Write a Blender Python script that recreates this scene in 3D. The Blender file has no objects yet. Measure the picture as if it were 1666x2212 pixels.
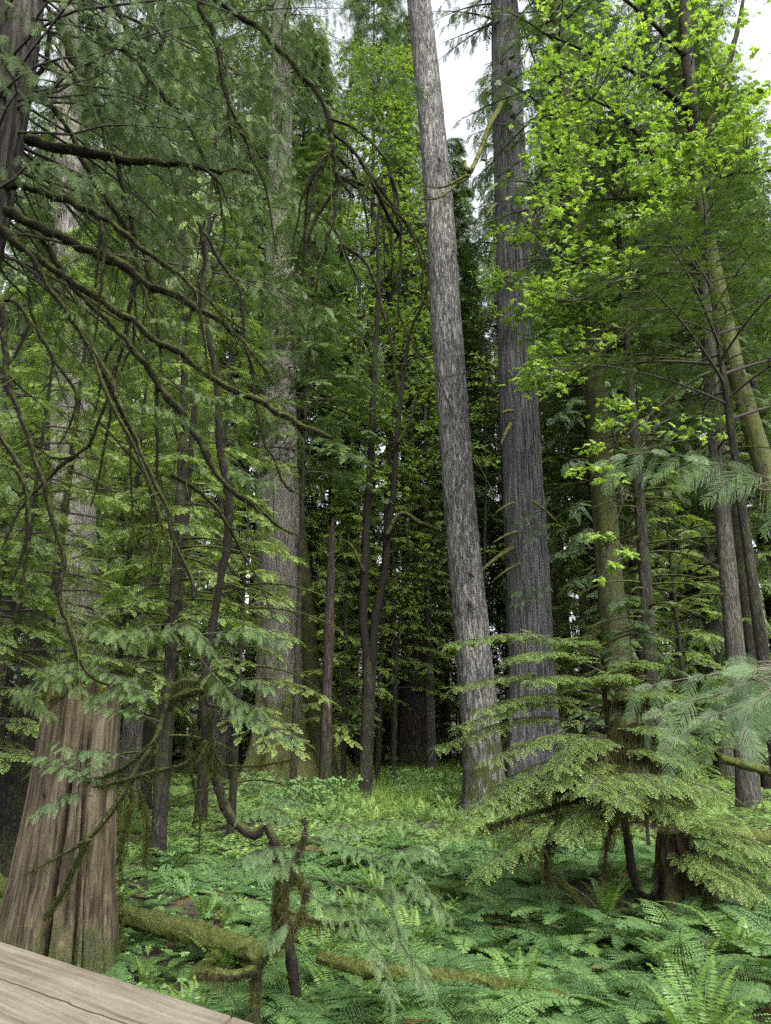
import bpy, math
import numpy as np
from math import radians, pi, cos, sin, tan

# ------------------------------------------------------------------ camera, sky, sun, exposure
S = bpy.context.scene
COL = S.collection
EYE = np.array([0.0, 0.0, 2.7]); PITCH = 16.0; FPX = 1580.0; CX, CY = 833.0, 1106.0
cam = bpy.data.cameras.new("camera"); camo = bpy.data.objects.new("camera", cam); COL.objects.link(camo)
cam.sensor_fit = 'HORIZONTAL'; cam.sensor_width = 36.0; cam.lens = 36.0 * FPX / 1666.0
cam.clip_start = 0.05; cam.clip_end = 1500
camo.location = EYE; camo.rotation_euler = (radians(90 + PITCH), 0, 0)
S.camera = camo
SUN_EL, SUN_AZ = 46.0, 152.0          # azimuth from +Y (view direction), clockwise: behind the viewer's right
w = bpy.data.worlds.new("World"); S.world = w; w.use_nodes = True
nt = w.node_tree; nt.nodes.clear()
out = nt.nodes.new('ShaderNodeOutputWorld'); bg = nt.nodes.new('ShaderNodeBackground')
sky = nt.nodes.new('ShaderNodeTexSky'); sky.sky_type = 'NISHITA'; sky.sun_disc = False
sky.sun_elevation = radians(SUN_EL); sky.sun_rotation = radians(SUN_AZ)
sky.air_density = 1.0; sky.dust_density = 4.0; sky.ozone_density = 1.0
hs = nt.nodes.new('ShaderNodeHueSaturation'); hs.inputs['Saturation'].default_value = 0.22
nt.links.new(sky.outputs[0], hs.inputs['Color']); nt.links.new(hs.outputs[0], bg.inputs['Color'])
nt.links.new(bg.outputs[0], out.inputs[0]); bg.inputs['Strength'].default_value = 0.15
sl = bpy.data.lights.new("sun", 'SUN'); so = bpy.data.objects.new("sun", sl); COL.objects.link(so)
sl.energy = 1.4; sl.angle = radians(11); sl.color = (1.0, 0.97, 0.91)
so.rotation_euler = (radians(90 - SUN_EL), 0, radians(180 - SUN_AZ))
S.view_settings.view_transform = 'Standard'; S.view_settings.look = 'None'
S.view_settings.gamma = 1; S.view_settings.exposure = 2.0
S.render.engine = 'CYCLES'
S.cycles.max_bounces = 8; S.cycles.diffuse_bounces = 6; S.cycles.glossy_bounces = 2
S.cycles.transmission_bounces = 6; S.cycles.use_denoising = False
try:
    S.cycles.denoiser = 'OPENIMAGEDENOISE'; S.cycles.denoising_prefilter = 'NONE'
except Exception: pass

# ------------------------------------------------------------------ view maths: a photo pixel and a forward distance give a point
cp, sp = cos(radians(PITCH)), sin(radians(PITCH))
def ray(u, v):
    x = (u - CX) / FPX; y = -(v - CY) / FPX
    return np.array([x, cp - y * sp, sp + y * cp])
def P(u, v, Y):
    d = ray(u, v); return EYE + d * (Y / d[1])
def depth(p): return (p[1] - EYE[1]) * cp + (p[2] - EYE[2]) * sp
def wpx(px, p): return px * depth(p) / FPX          # photo pixels -> metres at p
def ground(x, y):
    x = np.asarray(x, float); y = np.asarray(y, float)
    h = 0.10 * np.sin(x * 0.5 + 1.3) * np.cos(y * 0.37) + 0.07 * np.sin(x * 1.3 + y * 0.9) + 0.05 * np.sin(y * 1.9 - x * 0.6)
    h = h + 0.45 * np.exp(-(((x - 4.2) / 2.2) ** 2 + ((y - 12.8) / 1.8) ** 2))
    h = h + 0.5 * np.exp(-(((x - 9.5) / 3.5) ** 2 + ((y - 18) / 4) ** 2))
    h = h + 0.35 * np.exp(-(((x + 3.5) / 2.5) ** 2 + ((y - 19) / 2.5) ** 2))
    return h
def G(u, v):
    d = ray(u, v); z = 0.0
    for _ in range(12):
        t = (z - EYE[2]) / d[2]; p = EYE + d * t; z = float(ground(p[0], p[1]))
    return np.array([p[0], p[1], z])

# ------------------------------------------------------------------ mesh collecting
class Geo:
    def __init__(s): s.v = []; s.f = []; s.a = []; s.n = 0
    def add(s, v, f, mat=0, rnd=0.5, tip=0.0, smooth=False):
        v = np.asarray(v, np.float32).reshape(-1, 3); f = np.asarray(f, np.int32)
        s.v.append(v); s.f.append((f + s.n, mat, smooth))
        a = np.empty((len(v), 2), np.float32); a[:, 0] = rnd; a[:, 1] = tip; s.a.append(a); s.n += len(v)
    def merged(s):
        return np.concatenate(s.v), s.f, np.concatenate(s.a)
    def inst(s, tpl, R, p, sc, rnd, keep_tip=True):
        """copies of a template (Geo) at many frames. R (N,3,3) columns = local axes"""
        V, F, A = tpl.merged(); N = len(p)
        if N == 0: return
        sc = np.broadcast_to(np.asarray(sc, float), (N,))
        out = np.einsum('nij,vj->nvi', R, V) * sc[:, None, None] + np.asarray(p)[:, None, :]
        a = np.broadcast_to(A, (N,) + A.shape).copy()
        a[:, :, 0] = np.clip(np.asarray(rnd)[:, None] + (A[None, :, 0] - 0.5) * 0.4, 0, 1)
        off = (np.arange(N) * len(V))
        s.v.append(out.reshape(-1, 3).astype(np.float32)); s.a.append(a.reshape(-1, 2))
        for f, m, sm in F:
            s.f.append(((f[None] + off[:, None, None]).reshape(-1, f.shape[1]) + s.n, m, sm))
        s.n += N * len(V)
    def mesh(s, name, mats, origin=(0, 0, 0)):
        V, F, A = s.merged(); V = V - np.asarray(origin, np.float32)
        me = bpy.data.meshes.new(name)
        me.vertices.add(len(V)); me.vertices.foreach_set('co', V.ravel())
        nl = sum(f.size for f, _, _ in F); nf = sum(len(f) for f, _, _ in F)
        me.loops.add(nl); me.polygons.add(nf)
        me.loops.foreach_set('vertex_index', np.concatenate([f.ravel() for f, _, _ in F]))
        tot = np.concatenate([np.full(len(f), f.shape[1], np.int32) for f, _, _ in F])
        st = np.concatenate([[0], np.cumsum(tot)[:-1]]).astype(np.int32)
        me.polygons.foreach_set('loop_start', st)
        me.polygons.foreach_set('material_index', np.concatenate([np.full(len(f), m, np.int32) for f, m, _ in F]))
        me.polygons.foreach_set('use_smooth', np.concatenate([np.full(len(f), sm, bool) for f, _, sm in F]))
        for i, nme in enumerate(('rnd', 'tip')):
            at = me.attributes.new(nme, 'FLOAT', 'POINT'); at.data.foreach_set('value', np.ascontiguousarray(A[:, i]))
        me.update(calc_edges=True)
        for m in mats: me.materials.append(m)
        return me
def link(name, me, parent=None, loc=(0, 0, 0)):
    o = bpy.data.objects.new(name, me); COL.objects.link(o); o.location = loc
    if parent: o.parent = parent
    return o
def thing(name, label, cat, loc, group=None, kind=None):
    o = bpy.data.objects.new(name, None); COL.objects.link(o); o.location = loc; o.empty_display_size = 0.2
    return tag(o, label, cat, group, kind)
def tag(o, label=None, cat=None, group=None, kind=None):
    if label: o['label'] = label
    if cat: o['category'] = cat
    if group: o['group'] = group
    if kind: o['kind'] = kind
    return o
def part(name, geo, mats, root, label=None):
    o = link(name, geo.mesh(name, mats, tuple(root.location)), root)
    if label: o['label'] = label
    return o

# ------------------------------------------------------------------ shape helpers
def smooth_path(pts, ds):
    pts = np.asarray(pts, float)
    if len(pts) == 2: pts = np.array([pts[0], (pts[0] + pts[1]) / 2, pts[1]])
    q = np.vstack([2 * pts[0] - pts[1], pts, 2 * pts[-1] - pts[-2]]); o = []
    for i in range(1, len(q) - 2):
        p0, p1, p2, p3 = q[i - 1:i + 3]; n = max(1, int(np.linalg.norm(p2[:3] - p1[:3]) / ds))
        for k in range(n):
            t = k / n
            o.append(0.5 * (2 * p1 + (p2 - p0) * t + (2 * p0 - 5 * p1 + 4 * p2 - p3) * t * t + (3 * p1 - p0 - 3 * p2 + p3) * t ** 3))
    o.append(q[-2]); return np.array(o)
def frames(path):
    T = np.gradient(path, axis=0); T /= np.linalg.norm(T, axis=1)[:, None] + 1e-9
    ref = np.array([0.0, 0, 1.0]) if abs(T[0][2]) < 0.8 else np.array([1.0, 0, 0])
    N = np.zeros_like(T); n = ref - T[0] * np.dot(ref, T[0]); n /= np.linalg.norm(n)
    for i, t in enumerate(T):
        n = n - t * np.dot(n, t); n /= np.linalg.norm(n) + 1e-9; N[i] = n
    return T, N, np.cross(T, N)
def tube(geo, pts, radii, sides=6, mat=0, ds=0.15, rough=0.0, rng=None, rnd=0.5, cap=True):
    """tapering tube through pts; radii given at pts"""
    pr = np.hstack([np.asarray(pts, float), np.asarray(radii, float)[:, None]])
    pr = smooth_path(pr, ds); path, r = pr[:, :3], np.maximum(pr[:, 3], 1e-4)
    T, N, B = frames(path); th = np.arange(sides) * 2 * pi / sides
    rr = r[:, None] * np.ones(sides)
    if rough and rng is not None: rr = rr * (1 + rough * rng.standard_normal(rr.shape))
    V = path[:, None] + rr[:, :, None] * (np.cos(th)[None, :, None] * N[:, None] + np.sin(th)[None, :, None] * B[:, None])
    n = len(path); i = np.arange(n - 1)[:, None] * sides; j = np.arange(sides)[None]; k = (j + 1) % sides
    F = np.stack([i + j, i + k, i + sides + k, i + sides + j], -1).reshape(-1, 4)
    geo.add(V, F, mat, rnd, 0, True)
    if cap:
        for e, rev in ((0, True), (n - 1, False)):
            ring = np.arange(sides) + e * sides
            geo.f.append(((ring[::-1] if rev else ring)[None, :] + geo.n - n * sides, mat, False))
    return path, r, T, N, B
def pnoise(th, z, kt, dz, seed, amp=1.0):
    """value noise, periodic round the trunk (kt cells), cell dz along it"""
    rg = np.random.default_rng(seed); zi = z / dz; z0 = np.floor(zi).astype(int); z0 -= z0.min(); fz = zi - np.floor(zi)
    tab = rg.uniform(-1, 1, (z0.max() + 2, kt)); u = (th / (2 * pi) * kt) % kt; u0 = np.floor(u).astype(int) % kt; fu = u - np.floor(u)
    s = lambda f: f * f * (3 - 2 * f)
    fu, fz = s(fu), s(fz); u1 = (u0 + 1) % kt
    return amp * ((tab[z0, u0] * (1 - fu) + tab[z0, u1] * fu) * (1 - fz) + (tab[z0 + 1, u0] * (1 - fu) + tab[z0 + 1, u1] * fu) * fz)
def trunk(geo, path, radii, sides=40, ds=0.3, flare=0.5, flare_h=1.2, flutes=0.1, flute_h=3.0, bark=0.02, kt=24, dz=1.5, seed=0, mat=0, cracks=()):
    pr = smooth_path(np.hstack([np.asarray(path, float), np.asarray(radii, float)[:, None]]), ds)
    c, r = pr[:, :3], pr[:, 3]; L = np.concatenate([[0], np.cumsum(np.linalg.norm(np.diff(c, axis=0), axis=1))])
    th = np.arange(sides) * 2 * pi / sides; TH, Z = np.meshgrid(th, L)
    rg = np.random.default_rng(seed); ph = rg.uniform(0, 2 * pi, 5)
    fl = 1 + flare * np.exp(-Z / flare_h)
    fa = flutes * (0.25 + np.exp(-Z / flute_h))
    lob = np.cos(3 * TH + ph[0]) * 0.5 + np.cos(5 * TH + ph[1]) * 0.6 + np.cos(8 * TH + ph[2] + 0.1 * Z) * 0.35
    R = r[:, None] * (fl * (1 + fa * lob)) + r.mean() * (pnoise(TH, Z, kt, dz, seed + 1, bark) + pnoise(TH, Z, kt * 2, dz * .5, seed + 2, bark * .6) + pnoise(TH, Z, 7, 2.5, seed + 5, bark * 1.2))
    for (a, wid, z0, z1, dep) in cracks:
        aa = a + 0.03 * np.sin(Z * 2.1 + a * 7)
        d = np.abs((TH - aa + pi) % (2 * pi) - pi); env = np.clip((Z - z0) / 0.25, 0, 1) * np.clip((z1 - Z) / 0.4, 0, 1)
        R = R - dep * r[:, None] * np.clip(1.6 * (1 - d / wid), 0, 1) ** 0.7 * env
    V = np.stack([c[:, None, 0] + R * np.cos(TH), c[:, None, 1] + R * np.sin(TH), np.broadcast_to(c[:, None, 2], R.shape)], -1)
    n = len(c); i = np.arange(n - 1)[:, None] * sides; j = np.arange(sides)[None]; k = (j + 1) % sides
    F = np.stack([i + j, i + k, i + sides + k, i + sides + j], -1).reshape(-1, 4)
    geo.add(V, F, mat, 0.5, 0, True)
    return V
def basis(X, up, roll=None):
    """frames from directions X (N,3) and approximate normals up (N,3)"""
    X = X / (np.linalg.norm(X, axis=1)[:, None] + 1e-9); Y = np.cross(up, X); Y /= np.linalg.norm(Y, axis=1)[:, None] + 1e-9
    Z = np.cross(X, Y)
    if roll is not None:
        c, s = np.cos(roll)[:, None], np.sin(roll)[:, None]; Y, Z = Y * c + Z * s, Z * c - Y * s
    return np.stack([X, Y, Z], -1)
def spray(L, n, ang, prof, m, ll, lw, droop=0.1, sdroop=0.05, lang=45, seed=0, stick=0.006, curve=None, fwd=0.0, leaf_n=1, tipk=1.0):
    """flat frond along +X: n side twigs each way, each carrying m pairs of leaflets (m=0: the twig is one leaf)"""
    rg = np.random.default_rng(seed); g = Geo(); Yh = np.array([0, 1.0, 0])
    cur = curve or (lambda t: (t * L, -droop * L * t * t))
    def ax(t):
        x, z = cur(t); x2, z2 = cur(t + 0.01); T = np.array([x2 - x, 0, z2 - z]); return np.array([x, 0, z]), T / np.linalg.norm(T)
    vs, fs, tp = [], [], []
    def rh(p, d, l, wd, nrm, tipv):
        s = np.cross(nrm, d); s /= np.linalg.norm(s) + 1e-9; b = len(vs)
        vs.extend([p, p + d * l * .45 + s * wd / 2, p + d * l - nrm * l * 0.08, p + d * l * .45 - s * wd / 2]); fs.append([b, b + 1, b + 2, b + 3]); tp.extend([tipv] * 4)
    for i in range(n):
        t = (i + 0.5) / n
        for sgn in (-1, 1):
            tt = t + rg.uniform(-.2, .2) / n; p, T = ax(tt); nr = np.cross(T, Yh); nr = nr if nr[2] > 0 else -nr
            a = radians(ang + rg.uniform(-6, 6)); D = T * cos(a) + Yh * sgn * sin(a); SL = prof(tt) * L * (rg.uniform(.62, 1.2) if lang < 59 else rg.uniform(.9, 1.08))
            if m == 0:
                d = D - nr * sdroop; d /= np.linalg.norm(d); rh(p, d, SL, lw * (0.5 + 0.5 * prof(tt) / max(prof(.4), .01)), nr + rg.uniform(-.3, .3, 3), tipk * tt)
                continue
            side = np.cross(nr, D)
            for j in range(m):
                q = (j + 0.6) / m; pt = p + D * SL * q - nr * SL * sdroop * q * q + T * fwd * SL * q * q
                tv = tipk * max(q * 0.9, tt * 0.75)
                for s2 in (-1, 1):
                    b = radians(lang); d = D * cos(b) + side * s2 * sin(b) + nr * rg.uniform(-.15, .1); d /= np.linalg.norm(d)
                    rh(pt, d, ll * (1.05 - 0.6 * q) * (1.0 if t < .8 else .75), lw, nr + rg.uniform(-.2, .2, 3), tv)
            rh(p + D * SL * .35, D, SL * .68, lw * .8, nr, tipk * .8)
    p, T = ax(0.93); rh(p, T, 0.1 * L, lw * 1.6, np.array([0, 0, 1.0]), tipk)
    g.add(np.array(vs), np.array(fs), 0, 0.5, 0); g.a[-1][:, 1] = tp; g.a[-1][:, 0] = np.repeat(rg.uniform(0, 1, len(fs)), 4)
    if stick:
        k = 6; pp = np.array([ax(t)[0] for t in np.linspace(0, 1, k)]); h = np.array([0, stick / 2, 0])
        wv = np.linspace(1, .3, k)[:, None]; V = np.vstack([pp + h * wv, pp - h * wv]) - np.array([0, 0, 0.002])
        g.add(V, [[i, i + 1, k + i + 1, k + i] for i in range(k - 1)], 1, .5, 0)
    return g
def nrm(a): return a / (np.linalg.norm(a, axis=-1, keepdims=True) + 1e-9)

def at_path(path, t):
    i = np.clip(t * (len(path) - 1), 0, len(path) - 1.001); k = i.astype(int); f = (i - k)[:, None]
    return path[k] * (1 - f) + path[k + 1] * f
def dress(geo, path, tpl, n, sc, rg, t0=0.2, side=50, hang=0.1, up=(0, 0, 1), tilt=0.2, size_tip=0.6, tipspray=True):
    """sprays from a bundle of templates along a limb, alternately left and right"""
    path = np.asarray(path); t = t0 + (1 - t0) * (np.arange(n) + rg.uniform(0, .8, n)) / n; t = np.minimum(t, .995)
    p = at_path(path, t); T = nrm(at_path(path, np.minimum(t + .03, 1)) - at_path(path, np.maximum(t - .03, 0)))
    U = np.tile(np.array(up, float), (n, 1)) + rg.normal(0, tilt, (n, 3)); Sd = nrm(np.cross(U, T))
    sgn = np.where(np.arange(n) % 2 == 0, 1, -1); a = np.radians(side + rg.uniform(-15, 15, n))
    if tipspray: a[-1] = 0.1
    X = T * np.cos(a)[:, None] + Sd * (sgn * np.sin(a))[:, None]; X[:, 2] -= hang * rg.uniform(.5, 1.5, n); X = nrm(X)
    s = sc * (1 - (1 - size_tip) * t) * rg.uniform(.75, 1.2, n)
    R = basis(X, U)
    k = rg.integers(0, len(tpl), n); rn = rg.uniform(0.1, 0.9, n)
    for q in range(len(tpl)):
        mk = k == q
        if mk.any(): geo.inst(tpl[q], R[mk], p[mk], s[mk], rn[mk])
def limb_path(p0, az, L, rise, droop, rg, n=8, lift=0.0):
    t = np.linspace(0, 1, n); d = np.array([cos(az), sin(az), 0]); s = np.array([-sin(az), cos(az), 0])
    wob = rg.normal(0, .03) * L
    return np.array(p0) + np.outer(t * L, d) + np.outer(np.sin(t * 3) * wob, s) + np.outer(L * (rise * t - droop * t ** 2 + lift * t ** 3), [0, 0, 1])
def plate(geo, path, W, tpl, nsec, nspr, sc, rg, r0=0.02, twig=1, t0=0.15, hang=0.08, ang=52, droop=0.12):
    """flat layered bough: a limb, secondary limbs both sides, sprays on each"""
    path = smooth_path(path, np.linalg.norm(np.asarray(path[-1]) - np.asarray(path[0])) / 14)
    tube(geo, path, np.linspace(r0, r0 * .15, len(path)), 4, twig, ds=1e3, cap=False)
    for i in range(nsec):
        t = t0 + (1 - t0) * (i + rg.uniform(.1, .9)) / nsec; p = at_path(path, np.array([t]))[0]
        T = nrm(at_path(path, np.array([min(t + .05, 1)]))[0] - at_path(path, np.array([max(t - .05, 0)]))[0])
        sd = nrm(np.cross([0, 0, 1.0], T)) * (1 if i % 2 else -1); a = radians(ang + rg.uniform(-10, 10))
        l = W * (1 - .75 * (t - t0) / (1 - t0)) * rg.uniform(.7, 1.15) * (0.55 + .45 * min(1, t / .4)); D = T * cos(a) + sd * sin(a)
        q = np.linspace(0, 1, 5)[:, None]; sub = p + D * l * q + T * l * .15 * q ** 2 - np.array([0, 0, 1.0]) * l * droop * q ** 2
        tube(geo, sub, np.linspace(r0 * .35, r0 * .1, 5), 3, twig, ds=1e3, cap=False)
        dress(geo, sub, tpl, max(3, int(nspr * (l / W + .3))), sc, rg, .08, 50, hang)
    dress(geo, path, tpl, max(4, nspr), sc, rg, .3, 50, hang)
def moss_fuzz(geo, path, r, tpl, n, sc, rg, hang=0.6, mat=None):
    """tufts and short hanging strands on a limb"""
    t = rg.uniform(0, 1, n); p = at_path(path, t); rr = np.interp(t, np.linspace(0, 1, len(r)), r)
    T = nrm(at_path(path, np.minimum(t + .03, 1)) - at_path(path, np.maximum(t - .03, 0)))
    a = rg.uniform(0, 2 * pi, n); A = nrm(np.cross(T, np.tile([0.3, .2, 1.0], (n, 1)))); B = np.cross(T, A)
    D = A * np.cos(a)[:, None] + B * np.sin(a)[:, None]; p = p + D * (rr * .8)[:, None]
    X = D + np.array([0, 0, -1.0]) * rg.uniform(0, hang * 2, n)[:, None]
    geo.inst(tpl, basis(nrm(X), T + rg.normal(0, .3, (n, 3))), p, sc * rg.uniform(.5, 1.4, n), rg.uniform(0, 1, n))
def tuft_tpl(n=9, l=0.05, w=0.008, spread=0.9, seed=1, hang=False):
    rg = np.random.default_rng(seed); g = Geo(); V = []; F = []
    for i in range(n):
        d = nrm(np.array([1.0, rg.normal(0, spread), rg.normal(0, spread)])); s = nrm(np.cross(d, rg.normal(0, 1, 3))) * w
        p = rg.normal(0, l * .3, 3) * [0.2, 1, 1]; ln = l * rg.uniform(.5, 1.3); b = len(V); V += [p - s / 2, p + s / 2, p + d * ln]; F.append([b, b + 1, b + 2])
    g.add(V, F, 0, .5, .5); return g
def ptrace(uv, Y): 
    Ys = np.full(len(uv), Y) if np.isscalar(Y) else np.interp(np.linspace(0, 1, len(uv)), np.linspace(0, 1, len(Y)), Y)
    return np.array([P(u, v, y) for (u, v), y in zip(uv, Ys)])

# ------------------------------------------------------------------ materials
def mat_new(name):
    m = bpy.data.materials.new(name); m.use_nodes = True; t = m.node_tree; t.nodes.clear()
    o = t.nodes.new('ShaderNodeOutputMaterial'); return m, t, o
def N(t, typ, **kw):
    n = t.nodes.new(typ)
    for k, v in kw.items():
        if k in n.inputs.keys(): n.inputs[k].default_value = v
        else: setattr(n, k, v)
    return n
def ramp(t, fac, stops, interp='LINEAR'):
    r = t.nodes.new('ShaderNodeValToRGB'); r.color_ramp.interpolation = interp
    e = r.color_ramp.elements
    while len(e) < len(stops): e.new(0.5)
    for x, (pos, c) in zip(e, stops): x.position = pos; x.color = (c[0], c[1], c[2], 1)
    t.links.new(fac, r.inputs[0]); return r.outputs[0]
def mixc(t, f, a, b, mode='MIX'):
    m = t.nodes.new('ShaderNodeMix'); m.data_type = 'RGBA'; m.blend_type = mode
    for idx, s in ((0, f), (6, a), (7, b)):
        if isinstance(s, bpy.types.NodeSocket): t.links.new(s, m.inputs[idx])
        else: m.inputs[idx].default_value = s if idx == 0 else (s[0], s[1], s[2], 1)
    return m.outputs[2]
def leaf_mat(name, a, b, tip=None, tipw=(0.6, 1.0), trans=0.3, rough=0.5, spec=0.3, scale=0.35):
    m, t, o = mat_new(name)
    at = N(t, 'ShaderNodeAttribute', attribute_name='rnd'); c = mixc(t, at.outputs['Fac'], a, b)
    tc = N(t, 'ShaderNodeTexCoord'); no = N(t, 'ShaderNodeTexNoise', Scale=scale, Detail=2.0); t.links.new(tc.outputs['Object'], no.inputs['Vector'])
    lg = ramp(t, no.outputs['Fac'], [(0.35, (0.72, 0.78, 0.8)), (0.65, (1.25, 1.18, 1.0))]); c = mixc(t, 1.0, c, lg, 'MULTIPLY')
    if tip:
        at2 = N(t, 'ShaderNodeAttribute', attribute_name='tip'); f = N(t, 'ShaderNodeMapRange', interpolation_type='SMOOTHSTEP')
        f.inputs[1].default_value, f.inputs[2].default_value = tipw; t.links.new(at2.outputs['Fac'], f.inputs[0]); c = mixc(t, f.outputs[0], c, tip)
    hsv = N(t, 'ShaderNodeHueSaturation', Saturation=0.95); t.links.new(c, hsv.inputs['Color']); c = hsv.outputs[0]
    pb = N(t, 'ShaderNodeBsdfPrincipled', Roughness=rough); pb.inputs['Specular IOR Level'].default_value = spec
    tr = N(t, 'ShaderNodeBsdfTranslucent'); mx = N(t, 'ShaderNodeMixShader'); mx.inputs[0].default_value = trans
    tcx = mixc(t, 1.0, c, (1.15, 1.25, 0.6), 'MULTIPLY')
    t.links.new(c, pb.inputs['Base Color']); t.links.new(tcx, tr.inputs[0]); t.links.new(pb.outputs[0], mx.inputs[1]); t.links.new(tr.outputs[0], mx.inputs[2])
    t.links.new(mx.outputs[0], o.inputs[0]); return m
def bark_mat(name, stops, scale=(9, 9, 0.9), kind='fibre', bump=0.6, moss=None, moss_amt=0.5, moss_z=None, rough=0.9, dist=0.05):
    m, t, o = mat_new(name); tc = N(t, 'ShaderNodeTexCoord'); mp = N(t, 'ShaderNodeMapping'); mp.inputs['Scale'].default_value = scale
    t.links.new(tc.outputs['Object'], mp.inputs[0])
    if kind == 'plates':
        wn = N(t, 'ShaderNodeTexNoise', Scale=1.6, Detail=5.0, Roughness=0.7); t.links.new(mp.outputs[0], wn.inputs['Vector'])
        ad = N(t, 'ShaderNodeVectorMath', operation='MULTIPLY_ADD'); ad.inputs[1].default_value = (0.9, .9, .9)
        t.links.new(wn.outputs['Color'], ad.inputs[0]); t.links.new(mp.outputs[0], ad.inputs[2])
        vo = N(t, 'ShaderNodeTexVoronoi', feature='DISTANCE_TO_EDGE', Scale=1.0); t.links.new(ad.outputs[0], vo.inputs['Vector'])
        mr = N(t, 'ShaderNodeMapRange'); mr.inputs[2].default_value = 0.22; t.links.new(vo.outputs['Distance'], mr.inputs[0])
        fn = N(t, 'ShaderNodeTexNoise', Scale=5.0, Detail=6.0, Roughness=0.7); t.links.new(mp.outputs[0], fn.inputs['Vector'])
        ma = N(t, 'ShaderNodeMath', operation='MULTIPLY_ADD'); ma.inputs[1].default_value = 0.75; t.links.new(mr.outputs[0], ma.inputs[0])
        mb = N(t, 'ShaderNodeMath', operation='MULTIPLY_ADD'); mb.inputs[1].default_value = 0.8; mb.inputs[2].default_value = -0.3
        t.links.new(fn.outputs['Fac'], mb.inputs[0]); t.links.new(mb.outputs[0], ma.inputs[2]); fac = ma.outputs[0]
    elif kind == 'furrow':
        fac = None
        for sc_, amp in ((1.0, 7.0), (1.9, 9.0)):
            n1 = N(t, 'ShaderNodeTexNoise', Scale=sc_, Detail=4.0, Roughness=0.55, Distortion=0.9); t.links.new(mp.outputs[0], n1.inputs['Vector'])
            a = N(t, 'ShaderNodeMath', operation='SUBTRACT'); a.inputs[1].default_value = .5; t.links.new(n1.outputs['Fac'], a.inputs[0])
            b = N(t, 'ShaderNodeMath', operation='ABSOLUTE'); t.links.new(a.outputs[0], b.inputs[0])
            d = N(t, 'ShaderNodeMath', operation='MULTIPLY', use_clamp=True); d.inputs[1].default_value = amp; t.links.new(b.outputs[0], d.inputs[0])
            if fac is None: fac = d.outputs[0]
            else:
                e = N(t, 'ShaderNodeMath', operation='MULTIPLY_ADD'); e.inputs[1].default_value = .45; t.links.new(d.outputs[0], e.inputs[0]); f_ = N(t, 'ShaderNodeMath', operation='MULTIPLY'); f_.inputs[1].default_value = .6; t.links.new(fac, f_.inputs[0]); t.links.new(f_.outputs[0], e.inputs[2]); fac = e.outputs[0]
        fn = N(t, 'ShaderNodeTexNoise', Scale=7.0, Detail=5.0, Roughness=0.7); t.links.new(mp.outputs[0], fn.inputs['Vector'])
        ma = N(t, 'ShaderNodeMath', operation='MULTIPLY_ADD'); ma.inputs[1].default_value = .6; t.links.new(fn.outputs['Fac'], ma.inputs[0]); mb = N(t, 'ShaderNodeMath', operation='SUBTRACT'); mb.inputs[1].default_value = .3; t.links.new(fac, mb.inputs[0]); t.links.new(mb.outputs[0], ma.inputs[2]); fac = ma.outputs[0]
    else:
        n1 = N(t, 'ShaderNodeTexNoise', Scale=1.0, Detail=7.0, Roughness=0.68, Distortion=0.4); t.links.new(mp.outputs[0], n1.inputs['Vector'])
        mr = N(t, 'ShaderNodeMapRange'); mr.inputs[1].default_value = 0.3; mr.inputs[2].default_value = 0.7; t.links.new(n1.outputs['Fac'], mr.inputs[0]); fac = mr.outputs[0]
    c = ramp(t, fac, stops)
    big = N(t, 'ShaderNodeTexNoise', Scale=0.7, Detail=4.0); t.links.new(tc.outputs['Object'], big.inputs['Vector'])
    c = mixc(t, 1.0, c, ramp(t, big.outputs['Fac'], [(.3, (.75, .75, .78)), (.7, (1.2, 1.18, 1.1))]), 'MULTIPLY')
    if moss:
        mn = N(t, 'ShaderNodeTexNoise', Scale=1.8, Detail=7.0, Roughness=0.75); t.links.new(tc.outputs['Object'], mn.inputs['Vector'])
        mf = N(t, 'ShaderNodeMapRange', interpolation_type='SMOOTHSTEP'); lo = 1.0 - moss_amt; mf.inputs[1].default_value = lo - 0.12; mf.inputs[2].default_value = lo + 0.1
        src = mn.outputs['Fac']
        if moss_z:      # moss thickest near the foot of the tree
            sx = N(t, 'ShaderNodeSeparateXYZ'); t.links.new(tc.outputs['Object'], sx.inputs[0])
            mz = N(t, 'ShaderNodeMapRange'); mz.inputs[1].default_value = 0; mz.inputs[2].default_value = moss_z; mz.inputs[3].default_value = 0.25; mz.inputs[4].default_value = -0.15
            t.links.new(sx.outputs[2], mz.inputs[0]); aa = N(t, 'ShaderNodeMath', operation='ADD'); t.links.new(src, aa.inputs[0]); t.links.new(mz.outputs[0], aa.inputs[1]); src = aa.outputs[0]
        t.links.new(src, mf.inputs[0]); fm = N(t, 'ShaderNodeTexNoise', Scale=40.0, Detail=4.0); t.links.new(tc.outputs['Object'], fm.inputs['Vector'])
        mc = ramp(t, fm.outputs['Fac'], [(.3, [x * .5 for x in moss]), (.7, [x * 1.4 for x in moss])]); c = mixc(t, mf.outputs[0], c, mc)
    pb = N(t, 'ShaderNodeBsdfPrincipled', Roughness=rough); pb.inputs['Specular IOR Level'].default_value = 0.15
    bp = N(t, 'ShaderNodeBump', Strength=bump, Distance=dist); t.links.new(fac, bp.inputs['Height'])
    t.links.new(bp.outputs[0], pb.inputs['Normal']); t.links.new(c, pb.inputs['Base Color']); t.links.new(pb.outputs[0], o.inputs[0]); return m
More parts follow.
